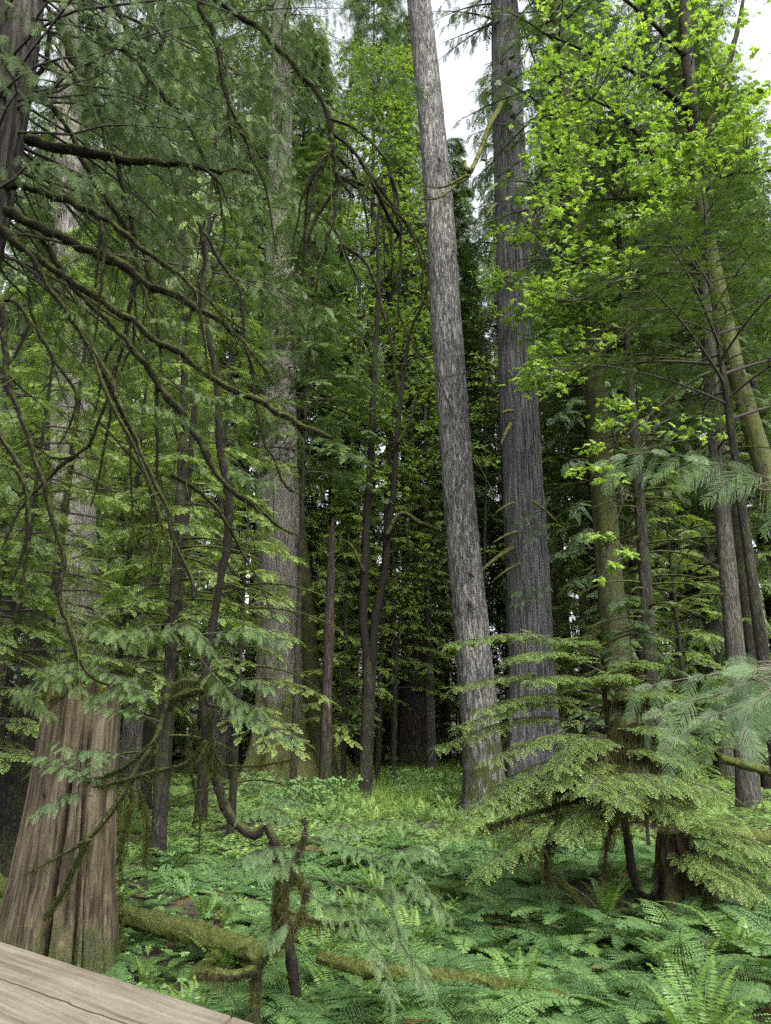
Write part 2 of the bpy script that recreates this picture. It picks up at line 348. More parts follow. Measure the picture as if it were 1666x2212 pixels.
def moss_limb_mat(name, bark=(0.035, 0.028, 0.02), moss=(0.10, 0.115, 0.022), amt=0.0):
    """bark below, moss on whatever faces up"""
    m, t, o = mat_new(name); tc = N(t, 'ShaderNodeTexCoord'); ge = N(t, 'ShaderNodeNewGeometry'); sx = N(t, 'ShaderNodeSeparateXYZ'); t.links.new(ge.outputs['Normal'], sx.inputs[0])
    n = N(t, 'ShaderNodeTexNoise', Scale=9.0, Detail=6.0, Roughness=0.7); t.links.new(tc.outputs['Object'], n.inputs['Vector'])
    a = N(t, 'ShaderNodeMath', operation='MULTIPLY_ADD'); a.inputs[1].default_value = 2.2; a.inputs[2].default_value = -1.1 + amt; t.links.new(n.outputs['Fac'], a.inputs[0])
    b = N(t, 'ShaderNodeMath', operation='ADD'); t.links.new(a.outputs[0], b.inputs[0]); t.links.new(sx.outputs[2], b.inputs[1])
    f = N(t, 'ShaderNodeMapRange', interpolation_type='SMOOTHSTEP'); f.inputs[1].default_value = -0.35; f.inputs[2].default_value = 0.25; t.links.new(b.outputs[0], f.inputs[0])
    fn = N(t, 'ShaderNodeTexNoise', Scale=60.0, Detail=3.0); t.links.new(tc.outputs['Object'], fn.inputs['Vector'])
    mc = ramp(t, fn.outputs['Fac'], [(.3, [x * .5 for x in moss]), (.7, [x * 1.5 for x in moss])])
    bc = ramp(t, fn.outputs['Fac'], [(.3, [x * .6 for x in bark]), (.7, [x * 1.5 for x in bark])])
    c = mixc(t, f.outputs[0], bc, mc)
    pb = N(t, 'ShaderNodeBsdfPrincipled', Roughness=0.95); pb.inputs['Specular IOR Level'].default_value = 0.1
    bp = N(t, 'ShaderNodeBump', Strength=0.8, Distance=0.02); t.links.new(fn.outputs['Fac'], bp.inputs['Height']); t.links.new(bp.outputs[0], pb.inputs['Normal'])
    t.links.new(c, pb.inputs['Base Color']); t.links.new(pb.outputs[0], o.inputs[0]); return m
def plain(name, c, rough=0.6, metal=0.0, noise=0.0, scale=20):
    m, t, o = mat_new(name); pb = N(t, 'ShaderNodeBsdfPrincipled', Roughness=rough, Metallic=metal)
    tc = N(t, 'ShaderNodeTexCoord'); no = N(t, 'ShaderNodeTexNoise', Scale=scale, Detail=5.0); t.links.new(tc.outputs['Object'], no.inputs['Vector'])
    t.links.new(ramp(t, no.outputs['Fac'], [(.3, [x * (1 - noise) for x in c]), (.7, [x * (1 + noise) for x in c])]), pb.inputs['Base Color'])
    t.links.new(pb.outputs[0], o.inputs[0]); return m

M = {}
M['hem'] = leaf_mat('hemlock_needles', (0.085, 0.14, 0.036), (0.16, 0.235, 0.062), (0.26, 0.35, 0.08), (0.55, 1.0), .40)
M['hemtip'] = leaf_mat('hemlock_new_growth', (0.038, 0.072, 0.018), (0.070, 0.115, 0.028), (0.31, 0.42, 0.085), (0.70, 0.88), .3)
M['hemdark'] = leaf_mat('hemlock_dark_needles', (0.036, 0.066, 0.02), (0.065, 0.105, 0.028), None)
M['ced'] = leaf_mat('cedar_scales', (0.048, 0.088, 0.030), (0.092, 0.145, 0.050), (0.13, 0.20, 0.06), (.6, 1.1), .28, .5, .25)
M['cednear'] = leaf_mat('cedar_scales_grey_green', (0.055, 0.10, 0.040), (0.095, 0.155, 0.064), (0.13, 0.21, 0.06), (.6, 1.1), .2, .45, .3)
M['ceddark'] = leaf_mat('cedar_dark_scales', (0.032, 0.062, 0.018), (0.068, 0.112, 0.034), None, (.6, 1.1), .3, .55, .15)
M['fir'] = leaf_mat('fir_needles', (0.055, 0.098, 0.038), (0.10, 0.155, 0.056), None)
M['firfar'] = leaf_mat('far_needles', (0.10, 0.155, 0.05), (0.185, 0.26, 0.085), (0.22, 0.31, 0.09), (.5, 1.2), .42)  # colour raised to stand in for light missing deep in the wood
M['maple'] = leaf_mat('maple_leaf', (0.11, 0.195, 0.026), (0.25, 0.36, 0.05), None, (.6, 1), .5, .5, .3, .8)
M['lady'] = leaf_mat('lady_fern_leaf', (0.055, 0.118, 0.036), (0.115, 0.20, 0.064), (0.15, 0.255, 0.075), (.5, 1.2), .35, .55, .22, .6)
M['ladyfar'] = leaf_mat('fern_leaf_sunny', (0.085, 0.16, 0.042), (0.17, 0.265, 0.065), None, (.5, 1.2), .35, .55, .25, .3)  # lighter copy of the lady fern leaf, sunlight put into its colour
M['sword'] = leaf_mat('sword_fern_leaf', (0.07, 0.14, 0.022), (0.13, 0.22, 0.032), None, (.5, 1.2), .35, .45, .4, .6)
M['shrub'] = leaf_mat('shrub_leaf', (0.085, 0.165, 0.05), (0.14, 0.24, 0.07), None, (.5, 1.2), .35, .5, .3, .8)
M['moss'] = leaf_mat('moss_strands', (0.028, 0.034, 0.010), (0.072, 0.082, 0.022), None, (.5, 1), .3, .9, .1, 2)
M['hemfar'] = leaf_mat('hemlock_far_needles', (0.12, 0.18, 0.045), (0.22, 0.31, 0.075), None, (.5, 1), .4)  # brightened copy of the hemlock needles, lit by colour where crowns block light
M['mossdk'] = leaf_mat('moss_strands_brown', (0.028, 0.027, 0.012), (0.06, 0.06, 0.022), None, (.5, 1), .25, .9, .1, 2)
M['grass'] = leaf_mat('forest_grass', (0.12, 0.20, 0.035), (0.20, 0.30, 0.05), None, (.5, 1), .35, .6, .2, .4)
M['twig'] = plain('twig_bark', (0.024, 0.019, 0.014), .9, 0, .4, 30)
M['twigpale'] = plain('twig_pale', (0.06, 0.046, 0.032), .85, 0, .3, 30)
M['rachis'] = plain('fern_stalk', (0.08, 0.10, 0.03), .7, 0, .2)
M['deadfrond'] = leaf_mat('dead_frond', (0.09, 0.055, 0.025), (0.17, 0.115, 0.05), None, (.5, 1), .2, .8, .1)
M['limb'] = moss_limb_mat('mossy_limb', (0.013, 0.011, 0.009), (0.052, 0.062, 0.016), -.25)
M['limbdark'] = moss_limb_mat('mossy_limb_dark', (0.011, 0.009, 0.008), (0.032, 0.038, 0.012), -.4)
M['limbgold'] = moss_limb_mat('mossy_limb_golden', (0.05, 0.046, 0.028), (0.10, 0.105, 0.036), .2)
M['firbark'] = bark_mat('fir_bark', [(0, (.016, .015, .0145)), (.28, (.052, .050, .049)), (.6, (.135, .132, .13)), (1, (.225, .221, .217))], (9, 9, 1.3), 'furrow', 1.0, (0.05, .055, .018), .30, 9)
M['cedbough'] = leaf_mat('cedar_bough_scales', (0.042, 0.085, 0.034), (0.078, 0.135, 0.056), (0.13, 0.21, 0.06), (.7, 1.1), .2, .45, .3)
M['cedbark'] = bark_mat('cedar_bark', [(0, (.013, .0128, .0132)), (.35, (.052, .0515, .0535)), (.6, (.12, .1195, .125)), (1, (.23, .23, .24))], (24, 24, .75), 'fibre', 1.0, (0.045, .055, .022), .22, 7, .9, .08)
M['cedpale'] = bark_mat('pale_cedar_bark', [(0, (.05, .045, .038)), (.3, (.12, .11, .10)), (.6, (.195, .183, .17)), (1, (.30, .285, .27))], (18, 18, .8), 'fibre', 1.0, (0.10, .105, .035), .42, 9, .9, .08)
M['mossbark'] = bark_mat('mossy_bark', [(0, (.012, .011, .008)), (.5, (.04, .036, .026)), (1, (.085, .078, .056))], (10, 10, 2.4), 'furrow', .9, (0.05, .058, .018), .54)
M['darkbark'] = bark_mat('dark_bark', [(0, (.008, .007, .006)), (.5, (.02, .018, .015)), (1, (.05, .045, .038))], (12, 12, 2.4), 'furrow', .8, (0.035, .042, .013), .42)
M['farbark'] = bark_mat('far_bark', [(0, (.02, .018, .016)), (.5, (.055, .051, .046)), (1, (.11, .104, .094))], (10, 10, 1.5), 'furrow', .8, (0.04, .05, .02), .40)
M['redbark'] = bark_mat('dark_red_bark', [(0, (.010, .008, .007)), (.5, (.030, .025, .021)), (1, (.068, .056, .048))], (11, 11, 1.1), 'furrow', .9, (0.03, .04, .014), .36, 3)
M['stump'] = bark_mat('weathered_wood', [(0, (.010, .0075, .005)), (.3, (.037, .029, .019)), (.6, (.082, .067, .045)), (1, (.15, .128, .09))], (14, 14, .6), 'fibre', .8, (0.042, .05, .018), .33, 1.2, .85, .04)
M['rot'] = bark_mat('rotten_wood', [(0, (.008, .005, .004)), (.5, (.03, .02, .014)), (1, (.075, .05, .034))], (9, 9, 3), 'fibre', .9, (0.04, .044, .014), .42, 1.0)
M['log'] = bark_mat('mossy_log', [(0, (.022, .024, .009)), (.5, (.06, .07, .018)), (1, (.12, .135, .034))], (14, 14, 14), 'fibre', .9, (0.075, .09, .022), .6)
M['mosslog'] = leaf_mat('log_moss', (0.045, 0.062, 0.014), (0.12, 0.145, 0.034), None, (.5, 1), .3, .9, .1, 2)
M['maplebark'] = bark_mat('mossy_maple_bark', [(0, (.016, .016, .011)), (.5, (.042, .043, .026)), (1, (.09, .088, .055))], (9, 9, 5), 'fibre', .8, (0.055, .062, .018), .52)

# ------------------------------------------------------------------ the setting: forest floor
def floor_mat():
    m, t, o = mat_new('forest_floor'); tc = N(t, 'ShaderNodeTexCoord')
    a = N(t, 'ShaderNodeTexNoise', Scale=0.6, Detail=6.0, Roughness=0.65); b = N(t, 'ShaderNodeTexNoise', Scale=14.0, Detail=8.0, Roughness=0.7)
    for n in (a, b): t.links.new(tc.outputs['Object'], n.inputs['Vector'])
    dirt = ramp(t, b.outputs['Fac'], [(.3, (.015, .010, .007)), (.55, (.045, .032, .022)), (.75, (.09, .068, .05))])
    grn = ramp(t, b.outputs['Fac'], [(.3, (.02, .03, .01)), (.7, (.07, .09, .026))])
    f = ramp(t, a.outputs['Fac'], [(.42, (0, 0, 0)), (.6, (1, 1, 1))]); c = mixc(t, f, dirt, grn)
    pb = N(t, 'ShaderNodeBsdfPrincipled', Roughness=.95); bp = N(t, 'ShaderNodeBump', Strength=.9, Distance=.06)
    t.links.new(b.outputs['Fac'], bp.inputs['Height']); t.links.new(bp.outputs[0], pb.inputs['Normal']); t.links.new(c, pb.inputs['Base Color']); t.links.new(pb.outputs[0], o.inputs[0]); return m
def build_floor():
    xs = np.concatenate([[-700, -300, -120], np.linspace(-45, 45, 181), [120, 300, 700]])
    ys = np.concatenate([[-700, -200, -50], np.linspace(-6, 75, 200), [120, 300, 900]])
    X, Y = np.meshgrid(xs, ys); Z = ground(X, Y)
    rg = np.random.default_rng(3); Z = Z + rg.normal(0, .02, Z.shape)
    n, m = X.shape; i = np.arange(n - 1)[:, None] * m; j = np.arange(m - 1)[None]
    g = Geo(); g.add(np.stack([X, Y, Z], -1), np.stack([i + j, i + j + 1, i + m + j + 1, i + m + j], -1).reshape(-1, 4), 0, .5, 0, True)
    tag(link('forest_floor', g.mesh('forest_floor', [floor_mat()])), 'brown forest floor of needles and soil under the ferns', None, None, 'structure')
build_floor()

# ------------------------------------------------------------------ foliage templates
hemprof = lambda t: 0.46 * (1 - t) ** .9 * min(1, .45 + t * 2) + .04
cedprof = lambda t: 0.44 * (1 - t) ** .8 * min(1, .5 + t * 2) + .04
T_hem_near = [spray(.42, 8, 50, hemprof, 8, .019, .0105, .12, .1, 58, s, .006) for s in (1, 2, 3)]
T_hem = [spray(.5, 7, 50, hemprof, 4, .044, .022, .14, .1, 52, s, .01) for s in (4, 5, 6)]
T_ced_near = [spray(.42, 9, 40, cedprof, 8, .019, .0085, .25, .18, 32, s, .005, fwd=.2) for s in (7, 8, 9)]
T_ced_big = [spray(.34, 17, 46, lambda t: .36 * (1 - t) ** .55 + .04, 13, .0115, .0036, .18, .15, 36, s, .0025, fwd=.15) for s in (10, 11, 12)]
T_ced = [spray(.6, 8, 40, cedprof, 4, .05, .022, .3, .2, 34, s, .01) for s in (13, 14, 15)]
T_far = [spray(.95, 10, 50, hemprof, 0, 0, .07, .18, .15, 45, s, .02) for s in (16, 17, 18)]
T_farced = [spray(1.0, 11, 42, cedprof, 0, 0, .065, .4, .3, 45, s, .02) for s in (19, 20, 21)]
TUFT = tuft_tpl(12, .026, .0045); STRAND = tuft_tpl(6, .11, .005, .45, 2); FUZZ = tuft_tpl(10, .055, .011, .9, 3); LSTRAND = tuft_tpl(6, .2, .008, .4, 4)
def maple_leaf(seed):
    rg = np.random.default_rng(seed); a = np.radians([-160, -128, -105, -72, -58, -42, -22, -11, 0, 11, 22, 42, 58, 72, 105, 128, 160])
    r = np.array([.30, .62, .42, .55, .98, .52, .82, .42 + .1, 1.12, .52, .82, .52, .98, .55, .42, .62, .30]) * .5
    r = r * rg.uniform(.92, 1.08, len(r)); g = Geo(); x = r * np.cos(a) ; y = r * np.sin(a); z = -.22 * (x ** 2 + y ** 2) * 2 + .06 * np.cos(5 * a)
    V = np.vstack([[[0, 0, 0.02]], np.stack([x, y, z], -1)]); V[:, 0] += .12
    g.add(V, [[0, i, i + 1] for i in range(1, 17)], 0, .5, .5)
    g.add([[-.35, -.01, .03], [-.35, .01, .03], [.12, .006, .02], [.12, -.006, .02]], [[0, 1, 2, 3]], 1); return g
T_leaf = [maple_leaf(s) for s in (1, 2, 3)]

def crown_far(H, zb, R, nl, tpl, seed, nspr=9, sc=1.0, droop=.35, rise=.1, lift=.1, hang=.15, seg=4, top=.12):
    """conifer crown centred on x=y=0 from z=zb to z=H"""
    rg = np.random.default_rng(seed); g = Geo(); az = rg.uniform(0, 6)
    for i in range(nl):
        q = (i + rg.uniform(0, 1)) / nl; z = zb + (H - zb) * q; az += 2.4 + rg.normal(0, .35)
        L = R * ((1 - q) ** .75 * .9 + top) * rg.uniform(.55, 1.15) * min(1, .55 + q * 3)
        pth = limb_path((0, 0, z), az, L, rise, droop, rg, seg * 2, lift)
        tube(g, pth, np.linspace(.03 + .012 * L, .01, len(pth)), 3, 1, 1e3, cap=False)
        dress(g, pth, tpl, max(4, int(nspr * L / R + 3)), sc, rg, .15, 48, hang, tilt=.25)
        dress(g, pth + [0, 0, -.1], tpl, max(3, int(nspr * L / R)), sc * .9, rg, .35, 70, hang * 2, tilt=.4)
    return g

# ------------------------------------------------------------------ trunks of the hero trees
def trunk_path(pts, Y, top_z=None, base_z=None, lean=0.0):
    """pts: (u, v, width px) bottom to top, at forward distance Y. Extends to the ground and to top_z."""
    c = [P(u, v, Y) for u, v, _ in pts]; r = [wpx(wd * .9, p) / 2 for (_, _, wd), p in zip(pts, c)]
    d = (c[1] - c[0]) / max(1e-6, (c[1] - c[0])[2]); gz = float(ground(c[0][0], c[0][1])) - .35
    if c[0][2] > gz + .1: c.insert(0, c[0] + d * (gz - c[0][2])); r.insert(0, r[0] * 1.03)
    if top_z and c[-1][2] < top_z:
        d = (c[-1] - c[-2]) / (c[-1] - c[-2])[2]; dr = (r[-1] - r[-2]) / (c[-1] - c[-2])[2]; h = top_z - c[-1][2]
        for k in (0.5, 1.0): 
            c.append(c[len(c) - 1] * 0 + (np.array(c[-1]) if k == .5 else c[-2]) + d * h * k); r.append(max(.06, r[-1] * (.75 if k == .5 else .3)))
    return np.array(c), np.array(r)
def tree_root(name, label, c, cat='tree', group=None):
    return thing(name, label, cat, (c[0][0], c[0][1], float(ground(c[0][0], c[0][1]))), group)
rg = np.random.default_rng(11)
def peel(g, V, n, seed):
    """loose strips of bark lifting off a trunk surface"""
    rq = np.random.default_rng(seed); nr, ns, _ = V.shape; vs = []; fs = []
    for _ in range(n):
        k = rq.integers(3, nr - 14); m = rq.integers(4, 13); j = rq.integers(0, ns); wd = rq.uniform(.012, .035); cen = V[k:k + m].mean(1); q = V[k:k + m, j]; o = nrm(q - cen); tn = nrm(np.cross(o, [0, 0, 1.0])); b = len(vs); L = np.linspace(0, 1, m)
        lift = (.012 + .07 * rq.uniform(0, 1) * np.abs(L - rq.uniform(.2, .8)) ** 1.5)[:, None]; w_ = (wd * (1 - (2 * L - 1) ** 4) + .004)[:, None]
        vs += list(q + o * lift + tn * w_) + list(q + o * lift - tn * w_); fs += [[b + i, b + i + 1, b + m + i + 1, b + m + i] for i in range(m - 1)]
    g.add(np.array(vs), fs, 0, .5, 0, True)

# 1 grey Douglas fir leaning left
c, r = trunk_path([(1048, 1745, 104), (1046, 1700, 98), (1040, 1600, 94), (1022, 1400, 84), (1003, 1200, 80), (987, 1000, 76), (966, 700, 72), (945, 400, 66), (921, 150, 60), (905, 0, 56)], 25, 52)
t = tree_root('fir_tree', 'tall grey fir trunk with cracked bark, leaning left beside the fibrous cedar', c)
g = Geo(); trunk(g, c, r, 128, .10, .45, .5, .05, 1.2, .034, 30, .42, 5); part('trunk', g, [M['firbark']], t)
T0 = c[-2]; g = crown_far(54, 38, 5, 70, T_farced, 91); o = link('crown', g.mesh('crown', [M['fir'], M['twig']]), t); o.location = (c[-1][0] - t.location[0], c[-1][1] - t.location[1], 0)
def stub(p0, p1, r0, mat=0, geo=None, bend=(0, 0, 0), tip=.25, rgn=rg):
    g = geo or Geo(); p0, p1 = np.array(p0), np.array(p1); mid = (p0 + p1) / 2 + np.array(bend)
    tube(g, [p0, mid, p1], [r0, r0 * .7, r0 * tip], 7, mat, .06, .12, rgn); return g
for (u1, v1, u2, v2, w_) in [(980, 540, 992, 552, 8), (950, 340, 957, 352, 9), (1016, 1238, 1024, 1246, 8), (1018, 1300, 1022, 1316, 12)]:
    part('branch_stub', stub(P(u1, v1, 24.4), P(u2, v2, 24.1), .06), [M['twig']], t)

# 2 the cedar twin
c, r = trunk_path([(1158, 1720, 150), (1155, 1640, 135), (1150, 1500, 116), (1143, 1330, 106), (1132, 1100, 98), (1122, 900, 93), (1112, 650, 85), (1103, 400, 76), (1094, 150, 68), (1090, 0, 62)], 28, 50)
t = tree_root('cedar_tree', 'tall dark grey cedar trunk with stringy bark and moss-covered broken branches', c)
CEDAR_C, CEDAR_R = c, r
g = Geo(); V = trunk(g, c, r, 128, .16, .35, .8, .08, 2.5, .034, 34, 2.2, 8); peel(g, V, 420, 81); part('trunk', g, [M['cedbark']], t)
g = crown_far(52, 35, 6.5, 80, T_farced, 92, hang=.4); o = link('crown', g.mesh('crown', [M['ced'], M['twig']]), t); o.location = (c[-1][0] - t.location[0], c[-1][1] - t.location[1], 0)
def fuzzy(pts, radii, mats, root, name='branch', sides=8, ds=.08, n=None, tuft=FUZZ, sc=1.0, hang=.5, label=None, strands=0, sm=LSTRAND, ssc=1.0):
    g = Geo(); path, rr, *_ = tube(g, pts, radii, sides, 0, ds, .14, rg)
    L = np.linalg.norm(np.diff(path, axis=0), axis=1).sum(); moss_fuzz(g, path, rr, tuft, n or int(L * 50), sc, rg, hang); 
    fs = len(g.f)
    for k in range(len(g.f)):
        f, m, s_ = g.f[k]
        if f.shape[1] == 3: g.f[k] = (f, 1, s_)
    if strands:
        moss_fuzz(g, path, rr * .5, sm, strands, ssc, rg, 4); f, m, s_ = g.f[-1]; g.f[-1] = (f, 1, s_)
    return part(name, g, mats, root, label)
GOLD = [M['limbgold'], M['moss']]
# the golden crooked branch high on the cedar
fuzzy(ptrace([(1092, 214), (1084, 222), (1076, 240), (1062, 262), (1050, 292), (1040, 320), (1026, 352), (1012, 378), (985, 400), (950, 425), (912, 431)], [27.2, 25.5, 23.5]), [.17, .15, .13, .12, .10, .09, .085, .08, .05, .035, .015], GOLD, t, 'branch', 9, .07, 900, FUZZ, 1.0, .35, 'crooked dead branch furred with golden moss')
fuzzy(ptrace([(1012, 378), (1000, 383), (985, 392), (960, 403), (938, 405), (917, 400)], 24.2), [.07, .06, .045, .035, .02, .012], GOLD, t, 'branch', 7, .07, 220, FUZZ, .8, .4)
fuzzy(ptrace([(1021, 362), (1012, 368), (1005, 360), (1004, 346)], 24.6), [.08, .09, .08, .05], GOLD, t, 'branch', 7, .07, 90, FUZZ, .9, .4)
fuzzy(ptrace([(1040, 345), (1050, 346), (1052, 356)], 24.6), [.05, .05, .03], GOLD, t, 'branch', 7, .07, 40, FUZZ, .7, .4)
fuzzy(ptrace([(1102, 232), (1097, 212), (1087, 206), (1081, 218), (1086, 232)], 27.0), [.12, .13, .13, .12, .1], GOLD, t, 'branch', 8, .06, 130, FUZZ, .8, .3)
for (u1, v1, u2, v2, w_, gold) in [(1100, 595, 1042, 616, 8, 1), (1108, 888, 1083, 892, 8, 1), (1103, 915, 1082, 960, 8, 1), (1111, 1085, 1070, 1108, 5, 1), (1118, 1148, 1066, 1172, 7, 1), (1108, 1182, 1038, 1234, 11, 1), (1124, 1216, 1068, 1252, 5, 1), (1152, 1083, 1205, 1128, 6, 1),
        (1072, 440, 1050, 468, 7, 1), (1104, 320, 1130, 292, 6, 0), (1130, 292, 1166, 262, 3, 0), (1094, 255, 1093, 350, 5, 0), (1118, 438, 1138, 434, 9, 0), (1110, 455, 1126, 452, 6, 0), (1092, 270, 1062, 262, 5, 0), (1100, 540, 1104, 575, 6, 0), (1096, 800, 1110, 818, 6, 1), (1104, 690, 1108, 715, 8, 0),
        (1145, 600, 1185, 605, 6, 0), (1160, 822, 1188, 823, 6, 0), (1166, 940, 1180, 960, 7, 0), (1064, 200, 1048, 198, 9, 0), (1082, 136, 1092, 122, 9, 0), (1098, 160, 1104, 150, 10, 0), (1104, 125, 1112, 118, 9, 0), (1106, 250, 1112, 244, 11, 0), (1090, 395, 1100, 405, 6, 0), (1085, 305, 1072, 318, 5, 0), (1150, 965, 1156, 984, 8, 0), (1108, 1165, 1104, 1178, 9, 0), (1116, 1200, 1120, 1205, 6, 0)]:
    Ya = 27.1; pa = P(u1, v1, Ya); pb_ = P(u2, v2, Ya - .8); ra = wpx(w_, pa) / 2
    if gold: fuzzy([pa, (pa + pb_) / 2 + [0, 0, .05], pb_], [ra, ra * .9, ra * .4], GOLD, t, 'branch_stub', 7, .08, int(20 + 60 * np.linalg.norm(pb_ - pa)), FUZZ, .55, .5)
    else: part('branch_stub', stub(pa, pb_, ra, bend=(0, 0, -.05)), [M['twig']], t)
# small live sprays low on the cedar
g = Geo()
for (u1, v1, u2, v2) in [(1160, 1268, 1110, 1280), (1175, 1290, 1105, 1305), (1190, 1262, 1150, 1290), (1170, 1105, 1120, 1130), (1180, 1115, 1150, 1160)]:
    plate(g, ptrace([(u1, v1), ((u1 + u2) / 2, (v1 + v2) / 2 - 6), (u2, v2)], [27, 26]), .5, T_ced, 6, 3, .7, rg, .012)
part('crown', g, [M['cednear'], M['twig']], t, 'small drooping sprays low on the trunk')

# 3 big buttressed cedar left of centre
c, r = trunk_path([(652, 1710, 200), (645, 1640, 178), (634, 1560, 158), (622, 1450, 136), (608, 1250, 116), (600, 1050, 98), (600, 900, 88), (603, 700, 76), (604, 560, 68)], 33, 50)
t = tree_root('giant_cedar', 'huge pale cedar with a wide moss-covered buttress, left of centre', c)
g = Geo(); V = trunk(g, c, r, 128, .2, .75, 1.9, .13, 5, .034, 28, 2.4, 14); peel(g, V, 360, 82)
part('trunk', g, [M['cedpale']], t)
g = crown_far(52, 16.5, 6.0, 150, T_farced, 93, hang=.5, nspr=11, droop=.5, lift=.25); o = link('crown', g.mesh('crown', [M['ced'], M['twig']]), t); o.location = (c[-2][0] - t.location[0], c[-2][1] - t.location[1], 0)
g = Geo(); c2, r2 = trunk_path([(716, 1690, 60), (694, 1620, 54), (678, 1500, 44), (664, 1300, 30), (656, 1180, 18), (654, 1120, 8)], 31.8); trunk(g, c2, r2, 30, .2, 1.2, .9, .12, 3, .05, 14, 1.2, 15); part('buttress', g, [M['mossbark']], t, 'mossy ridge running up the right side')

# 4 other traced trunks
def plain_tree(name, label, pts, Y, mat, top=None, sides=28, crown=None, flare=.4, flutes=.05, group=None, seed=1, bark=.04, ds=.3):
    c, r = trunk_path(pts, Y, top); t = tree_root(name, label, c, 'tree', group)
    g = Geo(); trunk(g, c, r, sides, ds, flare, .6, flutes, 1.5, bark, 14, .9, seed); part('trunk', g, [M[mat]], t)
    if top and top >= 24 and name != 'hemlock_tree': LATE.append((t, c, top))
    return t, c, r
LATE = []
t_mossy, cm, rm = plain_tree('fir_tree', 'thick trunk coated in brown-green moss, standing right of the two grey trunks', [(1362, 1640, 76), (1345, 1500, 68), (1322, 1300, 62), (1306, 1100, 58), (1292, 900, 53), (1272, 700, 46), (1256, 540, 40)], 24, 'mossbark', 40, 48, seed=21, bark=.05, ds=.15)
t_dark, cd, rd = plain_tree('hemlock_tree', 'thin black trunk with mossy drooping dead limbs behind the mossy trunk on the right', [(1422, 1600, 36), (1410, 1500, 34), (1398, 1300, 30), (1386, 1150, 27), (1376, 1000, 23), (1364, 860, 19), (1352, 700, 15)], 19.5, 'darkbark', 22, 20, seed=22)
t_right, cr, rr_ = plain_tree('hemlock_tree', 'slim grey-brown trunk with branch scars near the right edge', [(1622, 1770, 56), (1612, 1650, 50), (1588, 1400, 44), (1570, 1200, 40), (1556, 1050, 36), (1538, 860, 32), (1524, 640, 28)], 21, 'farbark', 32, 28, seed=23)
t_snag, cs_, rs_ = plain_tree('broken_snag', 'slender broken dead snag with splintered top right of the giant cedar', [(704, 1650, 30), (706, 1500, 26), (710, 1400, 25), (714, 1280, 21), (718, 1180, 14), (720, 1130, 10), (720, 1116, 3)], 27, 'redbark', None, 26, seed=24, bark=.12, ds=.12)
t_far1, cf1, rf1 = plain_tree('cedar_tree', 'broad dark red-brown cedar butt beyond the fern clearing', [(897, 1640, 88), (896, 1560, 78), (896, 1450, 68), (893, 1300, 58), (890, 1150, 50)], 42, 'redbark', 46, 44, flare=.35, flutes=.14, seed=25)
plain_tree('fir_tree', 'smooth pale straight trunk just right of the broad red-brown butt', [(963, 1608, 27), (960, 1450, 24), (955, 1250, 22), (950, 1100, 20)], 50, 'farbark', 44, 20, seed=26)
plain_tree('fir_tree', 'narrow grey trunk touching the left flank of the leaning grey fir', [(942, 1600, 16), (938, 1450, 14), (932, 1200, 12)], 56, 'farbark', 44, 16, seed=27)
t_ghost, cg, rgst = plain_tree('cedar_tree', 'broad pale cedar trunk rising directly behind the sawn stump', [(180, 1700, 130), (178, 1500, 112), (170, 1300, 104), (160, 1100, 96), (150, 950, 88), (150, 700, 76)], 26, 'cedpale', 42, 60, flutes=.1, seed=28, bark=.03)
plain_tree('fir_tree', 'black broken trunk with a flared foot leaning at the left edge behind the stump', [(22, 1790, 150), (40, 1700, 100), (58, 1600, 84), (70, 1500, 72), (76, 1400, 60), (80, 1320, 40)], 15, 'darkbark', None, 44, flare=.5, flutes=.12, seed=29)
plain_tree('cedar_tree', 'dark trunk left of the forked stems, just behind the snag', [(762, 1620, 34), (760, 1500, 30), (758, 1300, 28), (752, 1100, 26)], 46, 'redbark', 40, 24, flutes=.1, seed=30)
plain_tree('cedar_tree', 'dark trunk between the giant cedar and the snag', [(728, 1615, 26), (726, 1500, 24), (722, 1300, 22)], 52, 'redbark', 40, 20, seed=31)
plain_tree('hemlock_tree', 'slim shaded trunk between the sawn stump and the tall thin hemlock', [(322, 1560, 26), (330, 1400, 22), (336, 1250, 20), (340, 1100, 18)], 24, 'darkbark', 24, 20, seed=32)
plain_tree('fir_tree', 'pale brown trunk showing between the dark cedar and the mossy trunk', [(1275, 1560, 34), (1268, 1400, 30), (1262, 1250, 28), (1252, 1100, 26)], 40, 'farbark', 40, 24, seed=33)
plain_tree('hemlock_tree', 'grey trunk standing left of the giant cedar foot', [(508, 1600, 30), (500, 1450, 27), (492, 1300, 26), (486, 1100, 24)], 40, 'farbark', 40, 24, seed=34)

g = crown_far(44, 9, 5.0, 130, T_farced, 95, hang=.4, droop=.5, lift=.25); o = link('crown', g.mesh('crown', [M['ced'], M['twig']]), t_ghost); o.location = (cg[-2][0] - t_ghost.location[0], cg[-2][1] - t_ghost.location[1], 0)
